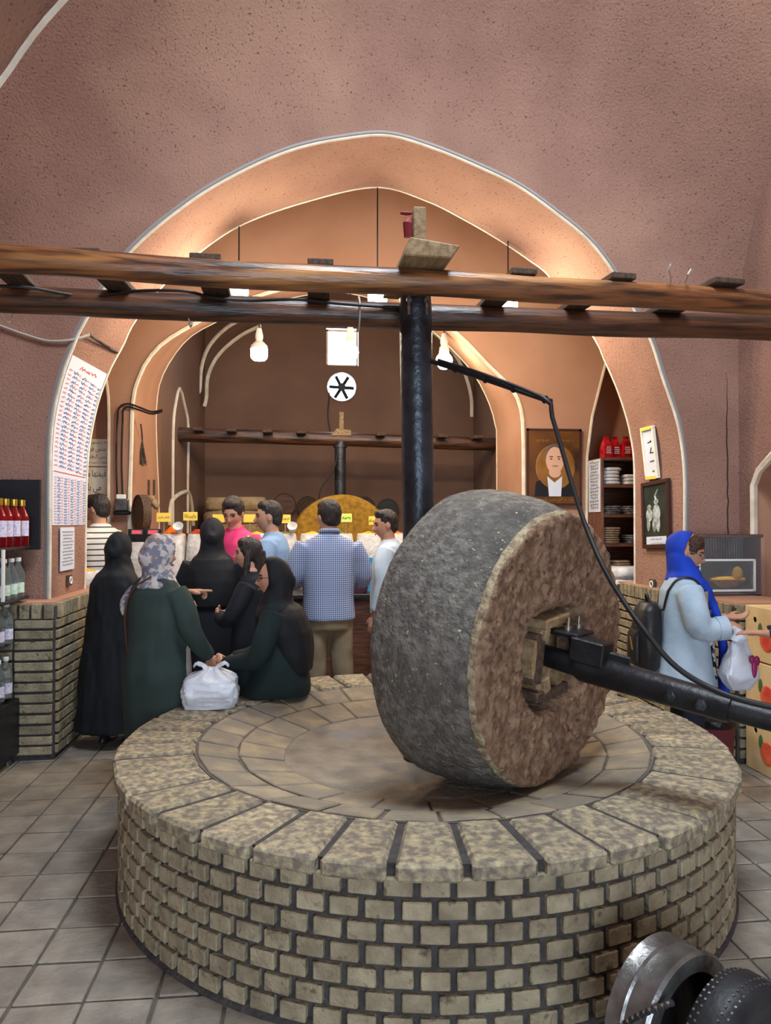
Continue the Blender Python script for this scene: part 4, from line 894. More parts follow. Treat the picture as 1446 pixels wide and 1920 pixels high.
# ---------------------------------------------------------------- bookcase in the right niche
bx0, bx1, by0, by1 = 3.05, 3.85, 7.42, 7.80; bk = thing('shelf_unit', 'walnut shelf unit stacked with packets in the side niche', 'shelf', ((bx0+bx1)/2, 7.6, 0))
def ZY(py, px=1150, y=by0): return onY(px, py, y).z
for x in (bx0+.012, bx1-.012): MB().box((x, (by0+by1)/2, ZY(858)/2), (.024, by1-by0, ZY(858)), bev=.002).obj('side_panel', M_walnutv, bk)
MB().box(((bx0+bx1)/2, by1-.01, ZY(858)/2), (bx1-bx0-.05, .012, ZY(858))).obj('back_panel', M_walnut, bk)
SZ = [ZY(p) for p in (860, 911, 967, 1022, 1078)]
for z in SZ: MB().box(((bx0+bx1)/2, (by0+by1)/2, z), (bx1-bx0-.05, by1-by0-.01, .035), bev=.002).obj('shelf_board', M_walnut, bk)
sdn = onY(1110, 915, 7.6)
o, Mx = flat('paper_notice', 'tall printed notice taped to the side of the walnut shelf unit', 'notice', V((bx0-.006, 7.6, (SZ[0]+SZ[2])/2+.02)), (0, -1, 0), (0, 0, 1), .32, SZ[0]-SZ[2]-.04, M_paper)
b = MB()
for k in range(15): scrawl(b, lambda x, y: Mx @ V((x, y, .0045)), .004*(k % 3), (SZ[0]-SZ[2]-.04)*(.45-k*.062), .25-.02*(k % 4), .034, rr_, 4)
b.obj('printed_lines', M_ink, o)
M_redpk = mat('red_foil_packet', (190, 30, 40), (150, 16, 28), scale=18, rough=.25, c3=(70, 16, 18), s3=9); M_wpk = mat('white_packet', (214, 214, 216), (190, 190, 196), scale=12, rough=.35, bump=.4, bscale=20)
M_dpk = mat('dark_packet', (60, 58, 62), (120, 118, 122), scale=26, rough=.3); M_bpk = mat('beige_packet', (150, 128, 104), (112, 92, 74), scale=26, rough=.4)
def packet(seed, w, d, h):
    b = MB(); rows = []
    for i in range(7):
        t = i/6; k = (1, 1, 1, .98, .85, .6, .62)[i]; dd = (.9, 1, 1, .9, .6, .12, .06)[i]
        rows.append([V((w/2*k*(1 if j in (0, 1, 7) else (-1 if j in (3, 4, 5) else 0))*(1 if j not in (2, 6) else 1), d/2*dd*(1 if j in (1, 2, 3) else (-1 if j in (5, 6, 7) else 0)), h*t+.006*noise.noise(V((j, i, seed))))) for j in range(8)])
    return b.loft(rows).mesh('red_packet', M_redpk, 50)
pk = [packet(k, .098, .10, .23) for k in range(3)]
for i in range(6):
    o = thing('red_packet', ['shiny red packet on top of the shelf unit, at the notice end', 'shiny red packet on the shelf unit, second from the notice', 'shiny red packet on the shelf unit, third from the notice', 'shiny red packet on the shelf unit, fourth from the notice', 'shiny red packet on the shelf unit, fifth from the notice', 'shiny red packet on the shelf unit, sixth from the notice'][i], 'packet', (bx0+.10+i*.108, by0+.12+.03*(i % 2), SZ[0]+.018), RND.uniform(-.3, .3), 'red packets on the shelf unit')
    link('pouch', pk[i % 3], o, world=False); b = MB()
    for k in range(4): b.box((0, -.052, .05+k*.02), (.06-.01*(k % 2), .002, .008))
    link('printed_lines', b.mesh('printed_lines', M_paper), o, world=False)
pil = {}
def stack(x, y, z, n, w, d, t, m, nm, lb):
    for k in range(n):
        key = (m.name, round(t, 3))
        if key not in pil: pil[key] = sackmesh(w, d, t*.99, 2, m, nm)
        o = tag(link(nm, pil[key]), lb+[' at the bottom', ' one up from the bottom', ' third from the bottom', ' fourth from the bottom', ' fifth from the bottom', ' sixth from the bottom', ' seventh from the bottom', ' on the very top'][k], 'packet', 'packets on the walnut shelves')
        o.location = (x+RND.uniform(-.01, .01), y, z+k*t); o.rotation_euler = (0, 0, RND.uniform(-.08, .08))
yb = by0+.15
stack(bx0+.14, yb, SZ[1]+.018, 5, .20, .25, .036, M_wpk, 'white_packet', 'white packet in the taller pile on the upper shelf,')
stack(bx0+.37, yb, SZ[1]+.018, 3, .20, .25, .036, M_wpk, 'white_packet', 'white packet in the lower pile on the upper shelf,')
stack(bx0+.60, yb, SZ[1]+.018, 6, .20, .25, .026, M_bpk, 'beige_packet', 'beige packet in the pile on the upper shelf,')
stack(bx0+.14, yb, SZ[2]+.018, 4, .20, .25, .022, M_dpk, 'dark_packet', 'dark glossy packet on the second shelf by the notice,')
stack(bx0+.37, yb, SZ[2]+.018, 4, .20, .25, .022, M_dpk, 'dark_packet', 'dark glossy packet in the middle of the second shelf,')
stack(bx0+.59, yb, SZ[2]+.018, 7, .20, .25, .022, M_bpk, 'beige_packet', 'beige packet in the pile on the second shelf,')
stack(bx0+.13, yb, SZ[3]+.018, 7, .2, .25, .024, M_bpk, 'beige_packet', 'beige packet in the tall pile on the third shelf,')
stack(bx0+.40, yb, SZ[3]+.018, 4, .20, .25, .022, M_dpk, 'dark_packet', 'dark glossy packet on the third shelf,')
stack(bx0+.62, yb, SZ[3]+.018, 5, .20, .25, .022, M_bpk, 'beige_packet', 'beige packet in the short pile on the third shelf,')
stack(bx0+.25, yb, SZ[4]+.018, 5, .3, .28, .026, M_bpk, 'beige_packet', 'beige packet under the third shelf,')
for k in range(5):
    o = tag(link('flour_sack', sackmesh(.5, .36, .121, k, M_wpk, 'flour_sack')), ['white flour sack at the bottom of the pile below the shelves', 'white flour sack second from the bottom below the shelves', 'white flour sack in the middle of the pile below the shelves', 'white flour sack second from the top below the shelves', 'white flour sack on top of the pile below the shelves'][k], 'sack', 'flour sacks below the shelves'); o.location = (3.3, 7.2, .6+k*.118)
tag(MB().box((3.3, 7.2, .3), (.6, .42, .6), bev=.005).obj('low_bench', M_walnut), 'low walnut bench under the pile of flour sacks', 'bench')
# ---------------------------------------------------------------- things on the orange wall at the left
ob = YC-.03
t = thing('tassel', 'dark hanging tassel of knotted cords on the orange wall', 'tassel', tuple(onY(268, 840, ob)))
MB().tube(crom([onY(*p, ob) for p in ((264, 795), (266, 810), (267, 825))], 8), .008, 6).obj('cord', M_cable, t)
for k in range(16):
    a = RND.uniform(-7, 7); MB().tube(crom([onY(267, 825, ob-.01), onY(267+a*.6, 845, ob-.015-.01*(k % 3)), onY(269+a, 870+RND.uniform(-4, 5), ob-.012)], 6), .006, 5).obj('strand', M_plank, t)
jb = thing('junction_box', 'old grey metal switch box with cables on the orange wall', 'box', tuple(onY(229, 945, ob)))
c = onY(229, 947, ob-.04); MB().box(c, (.13, .07, .12), bev=.01).obj('box_body', M_alu, jb); MB().box(c+V((-.01, -.0, .085)), (.09, .03, .045), bev=.004).obj('box_label', M_socket, jb); MB().box(c+V((0, 0, -.08)), (.17, .05, .04), bev=.01).obj('box_base', M_black, jb)
for dx in (0, 10): tag(MB().tube(crom([onY(*p, ob-.01) for p in ((220+dx, 935), (218+dx, 860), (220+dx, 790), (224+dx*.7, 764+dx*.5), (240, 757+dx*.6), (262, 764+dx*.5), (285, 772+dx*.4), (305, 768+dx*.3))], 40), .010, 6).obj('wall_conduit', M_cable, smooth=60), ['outer black cable rising from the switch box on the orange wall', 'inner black cable rising from the switch box on the orange wall'][dx > 0], 'cable')
o = thing('hand_drum', 'round wooden drum frame leaning on the orange wall', 'drum', tuple(onY(265, 960, 7.6))); Td = Matrix.Translation(onY(265, 965, 7.62)) @ Euler((pi/2, 0, -1.05)).to_matrix().to_4x4()
MB().lathe([(.19, -.04), (.2, -.04), (.2, .04), (.19, .04)], 40, Td, ring=True).obj('drum_frame', M_plank, o, smooth=40); MB().lathe([(.002, .02), (.192, .02), (.192, .025), (.002, .025)], 40, Td).obj('drum_skin', M_wicker, o)
hd = thing('gourd_bundle', 'bundle of dried gourds and sticks hung on the orange wall', 'ornament', tuple(onY(287, 930, ob)))
for px, py in ((279, 908), (289, 908)): MB().box(onY(px, py+6, ob-.02), (.022, .02, .16), bev=.004).obj('stick', M_plank, hd)
for px, py in ((280, 945), (289, 943), (284, 936), (293, 948)): MB().ell(onY(px, py, ob-.05), (.035, .035, .04)).obj('gourd', M_wood, hd, smooth=60)
# ---------------------------------------------------------------- bottle shelf
su = thing('bottle_shelf', 'black stepped shelf unit holding bottles beside the brick dado', 'shelf', (-2.1, 4.9, 0))
y0, y1 = 4.1, 5.32; HS = [1.48, 1.13, .83, .47]
MB().box((-2.275, (y0+5.32)/2, .56), (.03, 5.32-y0, 1.1), bev=.003).obj('back_panel', M_shelf, su); MB().box((-2.275, (y0+5.5)/2, 1.55), (.03, 5.5-y0, .85), bev=.003).obj('back_panel', M_shelf, su)
MB().box((-2.10, 5.52, 1.7), (.38, .03, .5), bev=.003).obj('end_panel', M_shelf, su)
MB().box((-2.12, (y0+y1)/2, .25), (.3, y1-y0, .38), bev=.004).obj('base_cabinet', M_shelf, su)
for y in (y0+.06, y1-.06): MB().tube([(-2.02, y, 0), (-2.02, y, .07)], .025, 12).obj('leg', M_alu, su)
for k, z in enumerate(HS):
    ye = (5.5, 5.46, 5.32, 5.32)[k]; xe = (-1.90, -1.90, -1.96, -1.97)[k]
    MB().hull8([V(p) for p in ((-2.26, y0, z-.02), (-2.26, y0, z), (-2.26, ye, z-.02), (-2.26, ye, z), (xe, y0, z-.02), (xe, y0, z), (xe-.06, ye, z-.02), (xe-.06, ye, z))], .003).obj('shelf_board', M_shelf, su)
MB().box((-1.93, 4.93, (HS[0]+HS[1])/2), (.012, .03, HS[0]-HS[1]-.02)).obj('shelf_prop', M_socket, su)
def bottle(kind, lab):
    r = .046 if kind == 'red' else .042; h = .32 if kind == 'red' else .27
    o = thing('syrup_bottle' if kind == 'red' else 'water_bottle', lab, 'bottle', (0, 0, 0), 0)
    prof = [(r*.9, 0), (r, .008), (r, h*.58), (r*.9, h*.66), (r*.42, h*.82), (r*.36, h*.86), (r*.36, h*.92)]
    link('bottle_body', MB().lathe(prof, 20).mesh('bottle_body', M_redliq if kind == 'red' else M_glass, 40), o, world=False)
    link('cap', MB().lathe([(r*.42, h*.86 if kind == 'red' else h*.91), (r*.46, h*.88 if kind == 'red' else h*.92), (r*.46, h), (r*.4, h*1.005)], 16).mesh('cap', M_gold if kind == 'red' else M_socket, 40), o, world=False)
    if kind != 'red': link('water_fill', MB().lathe([(r*.86, .006), (r*.93, .012), (r*.93, h*.46), (.002, h*.461)], 18).mesh('water_fill', mat('water', (222, 232, 226), rough=.05, trans=.9, ior=1.2), 40), o, world=False)
    b = MB(); zs = (.22, .55) if kind == 'red' else (.12, .38)
    b.loft([[V(((r+.0012)*cos(a), (r+.0012)*sin(a), h*z)) for a in [-.95+1.5*k/8 for k in range(9)]] for z in zs], closed=False, caps=False)
    link('label', b.mesh('label', M_label if kind != 'green' else M_glabel, 60), o, world=False); return o
ORD = ['first', 'second', 'third', 'fourth', 'fifth', 'sixth', 'seventh', 'eighth']
SN_ = ['top shelf', 'second shelf', 'third shelf', 'bottom shelf']
protos = {}
def setbottles(kind, shelf, rows, n, yend, pitch):
    for r in range(rows):
        for i in range(n):
            lb = ('red syrup bottle' if kind == 'red' else ('clear green labelled bottle' if kind == 'green' else 'clear pale labelled bottle'))+', '+ORD[i]+' from the dado, '+('front' if r == 0 else 'rear')+' row of the '+SN_[shelf]
            loc = (-1.99-r*.115+RND.uniform(-.006, .006)-(.03 if shelf > 1 else 0), yend-.06-i*pitch-r*.03+RND.uniform(-.008, .008), HS[shelf])
            if kind not in protos: protos[kind] = o = bottle(kind, lb); o.location = loc; o.rotation_euler = (0, 0, -.6)
            else: o = dup(protos[kind], loc, -.6+RND.uniform(-.15, .15), lb)
            o['group'] = 'bottles on the black shelf'
setbottles('red', 0, 2, 6, 5.44, .125); setbottles('green', 1, 2, 3, 5.40, .115); setbottles('clear', 1, 2, 4, 5.03, .12)
setbottles('clear', 2, 2, 6, 5.26, .125); setbottles('clear', 3, 2, 6, 5.26, .125)
# ---------------------------------------------------------------- display case, cartons, bin at right
cx0, cx1, cyf = 2.87, 3.42, 5.25; dc = thing('display_case', 'plastic wrapped brown display case with a still life panel', 'case', ((cx0+cx1)/2, 5.38, 1.09))
zt = 1.54
MB().box(((cx0+cx1)/2, 5.50, (1.09+zt)/2), (cx1-cx0, .03, zt-1.09), bev=.004).obj('back_board', M_walnut, dc)
for a in (cx0+.015, cx1-.02): MB().box((a, 5.38, (1.09+zt)/2), (.03, .24, zt-1.09), bev=.004).obj('side_post', M_frame, dc)
MB().box(((cx0+cx1)/2, 5.38, zt), (cx1-cx0+.02, .26, .025), bev=.004).obj('top_board', M_frame, dc)
xm = (cx0+cx1)/2
for z in (1.36, 1.13): MB().box((xm, 5.27, z), (.44, .015, .014)).obj('white_rail', M_socket, dc)
for x in (xm-.22, xm+.22): MB().box((x, 5.27, 1.245), (.014, .015, .24)).obj('white_rail', M_socket, dc)
MB().box((xm, 5.30, 1.245), (.43, .01, .22)).obj('picture_panel', M_photo, dc)
MB().lathe([(.06, 0), (.15, .05), (.155, .06), (.14, .055)], 28, TR((xm+.02, 5.29, 1.15), s=1) @ Matrix.Diagonal((1, .12, 1, 1))).obj('basket_relief', M_wicker, dc); MB().ell((xm+.02, 5.285, 1.215), (.14, .012, .02)).obj('straw_relief', M_must, dc); MB().ell((xm+.09, 5.28, 1.255), (.045, .016, .055)).obj('gourd_relief', M_ochre, dc)
for k in range(22): MB().box((cx0+.05+k*.0215, 5.44, 1.44), (.008, .01, .17)).obj('slat', M_alu, dc)
b = MB(); b.loft([[V((cx0-.012+(cx1-cx0+.024)*i/24, cyf-.004+.010*noise.noise(V((i*.6, k*.8, 2))), 1.10+(zt-1.09)*k/12)) for i in range(25)] for k in range(13)], closed=False, caps=False); b.obj('plastic_wrap', M_film, dc, smooth=70)
def hollow_carton():                          # thin card walls with punched air holes
    cut = MB().box((0, 0, .18), (.448, .428, .343))
    for y in (-.09, .11): cut.lathe([(.02, 0), (.02, .03)], 14, TR((-.215, y, .27), ry=-pi/2))
    for x in (-.18, -.06): cut.lathe([(.015, 0), (.015, .03)], 14, TR((x, -.205, .29), rx=pi/2))
    obs = []
    for m in (MB().box((0, 0, .18), (.46, .44, .355), bev=.004), cut):
        o = bpy.data.objects.new('scratch', m.mesh('scratch', [])); TMP.collection.objects.link(o); obs.append(o)
    k = obs[0].modifiers.new('b', 'BOOLEAN'); k.operation = 'DIFFERENCE'; k.object = obs[1]; k.solver = 'EXACT'; k.use_self = True
    me = bpy.data.meshes.new_from_object(obs[0].evaluated_get(scratch_dg()))
    for o in obs: bpy.data.objects.remove(o)
    me.name = 'carton_body'; me.materials.clear(); me.materials.append(M_carton); return me
CARTON = hollow_carton()
for k in range(3):
    o = thing('fruit_carton', ['printed fruit carton at the bottom of the stack', 'printed fruit carton in the middle of the stack', 'printed fruit carton on top of the stack'][k], 'carton', (3.18, 4.51, k*.365), 0, 'fruit cartons stacked by the counter')
    z = k*.365; link('carton_body', CARTON, o, world=False)
    for x, y, rz, rx in ((2.9495, 4.49, 0, 0), (3.12, 4.2895, 0, 1)):
        T = TR((x, y, z+.15), ry=-pi/2) if not rx else TR((x, y, z+.15), rx=pi/2)
        MB().lathe([(.001, 0), (.075, 0), (.07, .004), (.001, .005)], 20, T).obj('fruit_print', M_pom, o); MB().lathe([(.001, 0), (.03, 0), (.028, .004), (.001, .005)], 10, T @ Matrix.Translation((.06, .07, 0)) @ Matrix.Diagonal((1.6, .7, 1, 1))).obj('leaf_print', M_leaf, o)
bn = thing('waste_bin', 'dark maroon waste bin with black liner on the floor', 'bin', tuple(onZ(1352, 1432, 0)+V((-.075, -.04, 0))))
bl_ = V(bn.location); MB().lathe([(.115, 0), (.135, .28), (.14, .29), (.13, .29), (.11, .02)], 24, TR(bl_)).obj('bin_body', M_maroon, bn, smooth=40)
MB().lathe([(.13, .27), (.148, .30), (.14, .33), (.10, .31), (.03, .29)], 24, TR(bl_)).obj('bin_liner', M_binbag, bn, smooth=50)
# carrier bag on the mill rim
def carrier(name, label, c, w, d, h, m, seed, handles=True):
    b = MB(); rows = []; n = 56
    for i in range(25):
        t = i/24; row = []
        if handles: k = (.90+.12*sin(pi*min(1, t*1.3))) if t < .72 else 1.0*(1-((t-.72)/.28)**.8*.80)
        else: k = (.55+.45*min(1, t/.22)) if t < .3 else 1-.80*((t-.3)/.7)**1.2
        for j in range(n):
            a = 2*pi*j/n; e = .5 if t < .6 else .8; cx, sy = abs(cos(a))**e*(1 if cos(a) > 0 else -1), abs(sin(a))**e*(1 if sin(a) > 0 else -1)
            q = V((cos(a)*2.2, sin(a)*2.2, t*3+seed)); nn = 1+.12*noise.noise(q)+.06*(1-abs(noise.noise(q*2.7))*2)+.03*noise.noise(q*6)+(.10*sin(a*8+seed) if t > .75 else .025*sin(a*7+t*9))
            row.append(V((w/2*k*cx*nn, d/2*k*sy*nn, h*t+.02*noise.noise(q*1.4)*min(1, t*4))))
        rows.append(row)
    o = thing(name, label, 'bag', tuple(c)); link('bag_body', b.loft(rows).mesh('bag_body', m, 70), o, world=False)
    if handles:
        for s in (-1, 1): link('bag_handle', MB().tube(crom([V((s*.02, 0, h*.92)), V((s*.05, .01, h*1.06)), V((s*.085, -.01, h*1.12)), V((s*.10, 0, h*1.04))], 12), [.026]*4+[.022]*4+[.012]*4, 8, flat=.45).mesh('bag_handle', m, 60), o, world=False)
    return o
cb = onZ(396, 1322, ZT); carrier('carrier_bag', 'knotted white carrier bag standing on the mill rim', cb, .31, .24, .22, M_bag, 3)
tag(MB().tube([onZ(228, 1408, .004), onZ(245, 1412, .004)], .006, 6).obj('yellow_straw', M_yellow), 'short yellow straw lying on the floor by the mill', 'straw')
# ---------------------------------------------------------------- people
M_skin2 = mat('skin_warm', (190, 140, 112), (176, 126, 100), scale=6, rough=.55, spec=.3)
M_hair = mat('dark_hair', (34, 28, 26), (52, 42, 38), scale=60, stretch=(1, 1, .3), rough=.5, bump=.6, bscale=90)
M_brown = mat('brown_hair', (84, 58, 42), (58, 40, 30), scale=50, rough=.55, bump=.6, bscale=70)
M_eye = mat('eye_dark', (26, 20, 20), rough=.2); M_lip2 = mat('lips', (158, 84, 80), rough=.5)
M_chador = mat('black_chador', (18, 20, 25), (13, 15, 19), scale=4, rough=.8, bump=.15)
M_hood = mat('black_hood', (19, 20, 25), (14, 15, 19), scale=5, rough=.75)
M_navy = mat('navy_black_dress', (22, 25, 34), (16, 19, 26), scale=5, rough=.8)
M_coat = mat('dark_green_coat', (52, 66, 62), (42, 55, 52), scale=5, rough=.9, bump=.1, bscale=90)
M_coat2 = mat('deep_green_coat', (26, 40, 41), (20, 32, 33), scale=5, rough=.9)
M_scarf = mat('patterned_scarf', (196, 188, 184), (120, 122, 140), scale=26, lo=.46, hi=.54, rough=.8, c3=(150, 118, 92), s3=16)
M_grey = mat('grey_dress', (176, 170, 164), (150, 144, 140), scale=6, rough=.85)
M_pink = mat('pink_polo', (226, 66, 118), (206, 52, 102), scale=6, rough=.8)
M_bluet = mat('pale_blue_top', (134, 160, 190), (118, 144, 174), scale=5, rough=.85)
M_check = mat('checked_shirt', (206, 216, 232), rough=.85, check=(.016, (40, 60, 116)))
M_khaki = mat('khaki_trousers', (138, 122, 98), (122, 106, 84), scale=5, rough=.9)
M_whitet = mat('pale_grey_top', (190, 200, 210), (172, 184, 196), scale=5, rough=.85)
M_strip = mat('striped_polo', (214, 208, 198), rough=.85, stripe=(2, .05, .012, (58, 56, 60)))
M_dark = mat('dark_trousers', (36, 40, 52), (28, 31, 42), scale=5, rough=.9)
M_denim = mat('pale_denim_coat', (178, 196, 210), (162, 182, 198), scale=9, rough=.9, bump=.15, bscale=60)
M_royal = mat('royal_blue_scarf', (22, 66, 190), (16, 50, 160), scale=5, rough=.75)
M_lace = mat('beige_lace', (206, 192, 162), (150, 134, 108), scale=70, rough=.9, bump=.5, bscale=90)
M_zebra = mat('zebra_blouse', (222, 220, 216), (34, 32, 34), scale=26, lo=.48, hi=.52, rough=.8)
M_leather = mat('black_leather', (28, 27, 28), (38, 37, 38), scale=12, rough=.42, bump=.15)
M_strap = mat('brown_strap', (92, 62, 46), rough=.6)
def head_mesh(mb, M, s=1.0):
    rows = []; n = 36; m = 30
    for i in range(m+1):
        ph = -pi/2+pi*i/m; row = []
        for j in range(n):
            th = 2*pi*j/n; x, y, z = .074*cos(ph)*sin(th), .094*cos(ph)*cos(th), .118*sin(ph)
            if z < 0: k = 1-.22*(-z/.118)**1.4; x *= k; y = y*(1-.10*(-z/.118)**2)+.006*(-z/.118)
            if y < 0: y *= 1.02; z += .004
            fr = max(0, y/.094)
            g = lambda cx, cz, sx, sz: math.exp(-((x-cx)/sx)**2-((z-cz)/sz)**2)*fr
            y += .026*g(0, -.026, .011, .016)+.014*g(0, -.006, .008, .022)+.005*g(0, .030, .05, .010)-.008*g(.031, .010, .016, .012)-.008*g(-.031, .010, .016, .012)
            y += .008*g(0, -.060, .022, .006)+.007*g(0, -.070, .018, .006)-.004*g(0, -.065, .02, .003)+.008*g(0, -.098, .022, .014)+.003*g(.04, -.025, .02, .02)+.003*g(-.04, -.025, .02, .02)
            row.append(V((x, y, z))*s)
        rows.append(row)
    mb.loft(rows, M=M)
    for sx in (-1, 1): mb.ell(V((sx*.077, -.004, -.004))*s, (.010*s, .020*s, .031*s), 12, M)
def hand(mb, w, d, nrm, side=1, curl=(.35, .35, .4, .45), spread=.05, thumb=.6, s=1.0, cv=None):
    d = V(d).normalized(); nrm = V(nrm); nrm = (nrm-d*nrm.dot(d)).normalized(); l = d.cross(nrm)*side; w = V(w)
    mb.tube([w-d*.02*s, w+d*.02*s, w+d*.06*s, w+d*.092*s], [.026*s, .036*s, .042*s, .038*s], 14, flat=.45, M=None) if False else None
    # palm: flattened loft in (l, nrm)
    rows = []
    for t, a, b in ((-.03, .026, .022), (.0, .028, .020), (.03, .037, .017), (.07, .041, .015), (.092, .039, .012)):
        c = w+d*t*s; rows.append([c+l*(a*s*cos(2*pi*k/14))+nrm*(b*s*sin(2*pi*k/14)) for k in range(14)])
    mb.loft(rows)
    for k in range(4):
        o = (-.03, -.0105, .0105, .03)[k]*s; ln = (.058, .072, .076, .066)[k]*s
        p = w+d*.084*s+l*o; dd = (d+l*(o/s*spread*12)).normalized(); c = (cv[k] if cv else curl[k]); pts = [p]; a = 0
        for q, f in ((.42, .5), (.32, 1), (.26, .9)):
            a += c*f; pts.append(pts[-1]+(dd*cos(a)+nrm*sin(a))*ln*q)
        mb.tube(pts, [.0098*s, .0092*s, .0084*s, .0066*s], 9)
    p = w+d*.022*s+l*.026*s; td = (d*.75+l*thumb+nrm*.35).normalized()
    mb.tube([p, p+td*.035*s, p+(td+d*.3).normalized()*.065*s], [.013*s, .0115*s, .008*s], 9)
class Person:
    def __init__(s, label, px, py_top, depth, H, face, floor=0.0, skin=None, top=1.693):
        b = dep(px, 978, depth); s.k = H/1.70; s.face = radians(face)
        s.o = thing('person', label, 'person', (b.x, b.y, floor), s.face, scale=s.k); s.skin = skin or M_skin; s.mb = MB(); s.W = wm(s.o); s.I = s.W.inverted()
    def loc(s, p): return s.I @ V(p)               # world -> local
    def head(s, c=(0, .02, 1.575), yaw=0, pitch=0, roll=0):
        s.hc = V(c); s.HM = Matrix.Translation(s.hc) @ Euler((radians(-pitch), radians(roll), radians(yaw)), 'XYZ').to_matrix().to_4x4()
        if yaw: s.HM = Matrix.Translation(s.hc) @ Matrix.Rotation(radians(yaw), 4, 'Z') @ Matrix.Rotation(radians(-pitch), 4, 'X') @ Matrix.Rotation(radians(roll), 4, 'Y')
        head_mesh(s.mb, s.HM); s.mb.tube([s.hc+V((0, -.03, -.22)), s.hc+V((0, -.025, -.13)), s.hc+V((0, -.015, -.05))], [.062, .054, .056], 14)
    def torso(s, rings): s.mb.loft(ringsof(rings))
    def arm(s, sh, el, wr, r=(.044, .037, .026)):
        sh = V((sh[0]*.84, sh[1], sh[2]-.035)) if len(r) and r[0] > .04 else V(sh)
        s.mb.tube([V(sh), V(sh).lerp(V(el), .5), V(el), V(el).lerp(V(wr), .5), V(wr)], [r[0], r[0]*.95, r[1], r[1]*.92, r[2]], 12)
    def legs(s, hip=.88, spread=.09):
        for x in (-spread, spread): s.mb.tube([(x, 0, hip), (x, .01, .47), (x, -.01, .09)], [.08, .052, .036], 12); s.mb.ell((x, .06, .035), (.042, .12, .035))
    def shoes(s, m, spread=.09, y=.05):
        for x in (-spread, spread):
            b = MB(); b.loft([[V((x+w*cos(2*pi*k/16), y+l*sin(2*pi*k/16)*(1.25 if sin(2*pi*k/16) > 0 else .9), z)) for k in range(16)] for z, w, l in ((0, .045, .125), (.02, .048, .128), (.05, .044, .11), (.085, .038, .06))]); link('shoe', b.mesh('shoe', m, 50), s.o, world=False)
    def body(s, voxel=.006, decim=.45): baked('body', s.mb, s.skin, s.o, voxel, 2, decim); 
    def facebits(s, lips=True, brow=M_hair):
        H = s.HM
        for x in (-1, 1):
            link('eye', MB().ell((x*.031, .0795, .010), (.013, .008, .006), 10, H).mesh('eye', M_eye, 60), s.o, world=False)
            link('eyebrow', MB().tube([H @ V((x*.014, .092, .026)), H @ V((x*.032, .089, .032)), H @ V((x*.050, .076, .026))], [.004, .005, .003], 6).mesh('eyebrow', brow, 60), s.o, world=False)
        if lips: link('lips', MB().ell((0, .0955, -.0645), (.021, .007, .0075), 10, H).mesh('lips', M_lip2, 60), s.o, world=False)
    def glasses(s, m=M_ink):
        H = s.HM; b = MB()
        for x in (-.031, .031): b.tube([H @ V((x+.024*cos(a), .104-.012*abs(cos(a))*(1 if x*cos(a) > 0 else .2), .008+.019*sin(a))) for a in [2*pi*k/16 for k in range(17)]], .0018, 6)
        for x in (-1, 1): b.tube([H @ V((x*.055, .095, .012)), H @ V((x*.079, .03, .012)), H @ V((x*.081, -.01, .008))], .0018, 6)
        b.tube([H @ V((-.008, .108, .012)), H @ V((.008, .108, .012))], .0018, 6); link('glasses', b.mesh('glasses', m, 60), s.o, world=False)
    def hair(s, m=M_hair, vol=1.0, front=.0, seed=0, extra=()):
        b = MB(); b.ell((0, -.018+front, .030), (.083*vol, .094*vol, .103*vol), 26, s.HM); b.ell((0, .030+front, .088), (.066, .052, .042*vol), 20, s.HM)
        b.ell((0, -.045, -.02), (.074, .056, .06), 18, s.HM)
        for e in extra: b.tube([s.HM @ V(p) for p in e[0]], e[1], 12)
        baked('hair', b, m, s.o, .008, 2, .7, lambda p: .005*noise.noise(V((p.x*60+seed, p.y*60, p.z*26))))
    def hood(s, m, rings, back=.0, wide=.1, seed=0, extra=None, amp=.006, tall=.134, name='headscarf', tubes=(), tilt=.018):
        b = MB(); yf = .045-back; rows = []
        for y in (-.138, -.132, -.118, -.095, -.065, -.03, .0, yf*.5+.0, yf):
            k = sqrt(max(.004, 1-((y+.03)/.109)**2)) if y < -.03 else 1-.05*(y+.03)/.08
            tk = k*(sqrt(1-(max(y, 0)/.115)**2) if y > 0 else 1)
            rows.append([V((wide*k*cos(2*pi*j/28), y+tilt*sin(2*pi*j/28), .010+tall*tk*sin(2*pi*j/28)*(1 if sin(2*pi*j/28) > 0 else 1.02))) for j in range(28)])
        b.loft(rows, M=s.HM)
        hc = s.hc; b.loft(ringsof([(hc.z-.02, hc.x, hc.y-.045, .088, .080), (hc.z-.08, hc.x, hc.y-.035, .096, .088), (hc.z-.125, hc.x, hc.y-.018, .102, .102), (hc.z-.16, hc.x, hc.y-.02, .122, .108)]+rings))
        if extra: extra(b)
        for pts, r in tubes: b.tube(crom([V(p) for p in pts], 12), [r[0]+(r[1]-r[0])*k/11 for k in range(12)], 14)
        baked(name, b, m, s.o, .010, 5, .8, folds(amp, 11, 4, seed))
    def cloth(s, name, m, rings, tubes=(), voxel=.012, seed=0, amp=.007, fz=2.2, f=9, extra=None):
        b = MB(); b.loft(ringsof(rings))
        for pts, r in tubes: b.tube(crom([V(p) for p in pts], max(5, len(pts)*3-2)), [r[0]+(r[1]-r[0])*k/(max(5, len(pts)*3-2)-1) for k in range(max(5, len(pts)*3-2))], 14)
        if extra: extra(b)
        return baked(name, b, m, s.o, voxel, 4, .8, folds(amp, f, fz, seed))
def ringsof(rings, n=28):
    out = []
    for r in rings:
        z, cx, cy, rx, ry = r[:5]; e = r[5] if len(r) > 5 else .9
        out.append([V((cx+rx*abs(cos(a))**e*(1 if cos(a) >= 0 else -1), cy+ry*abs(sin(a))**e*(1 if sin(a) >= 0 else -1), z)) for a in [2*pi*k/n for k in range(n)]])
    return out
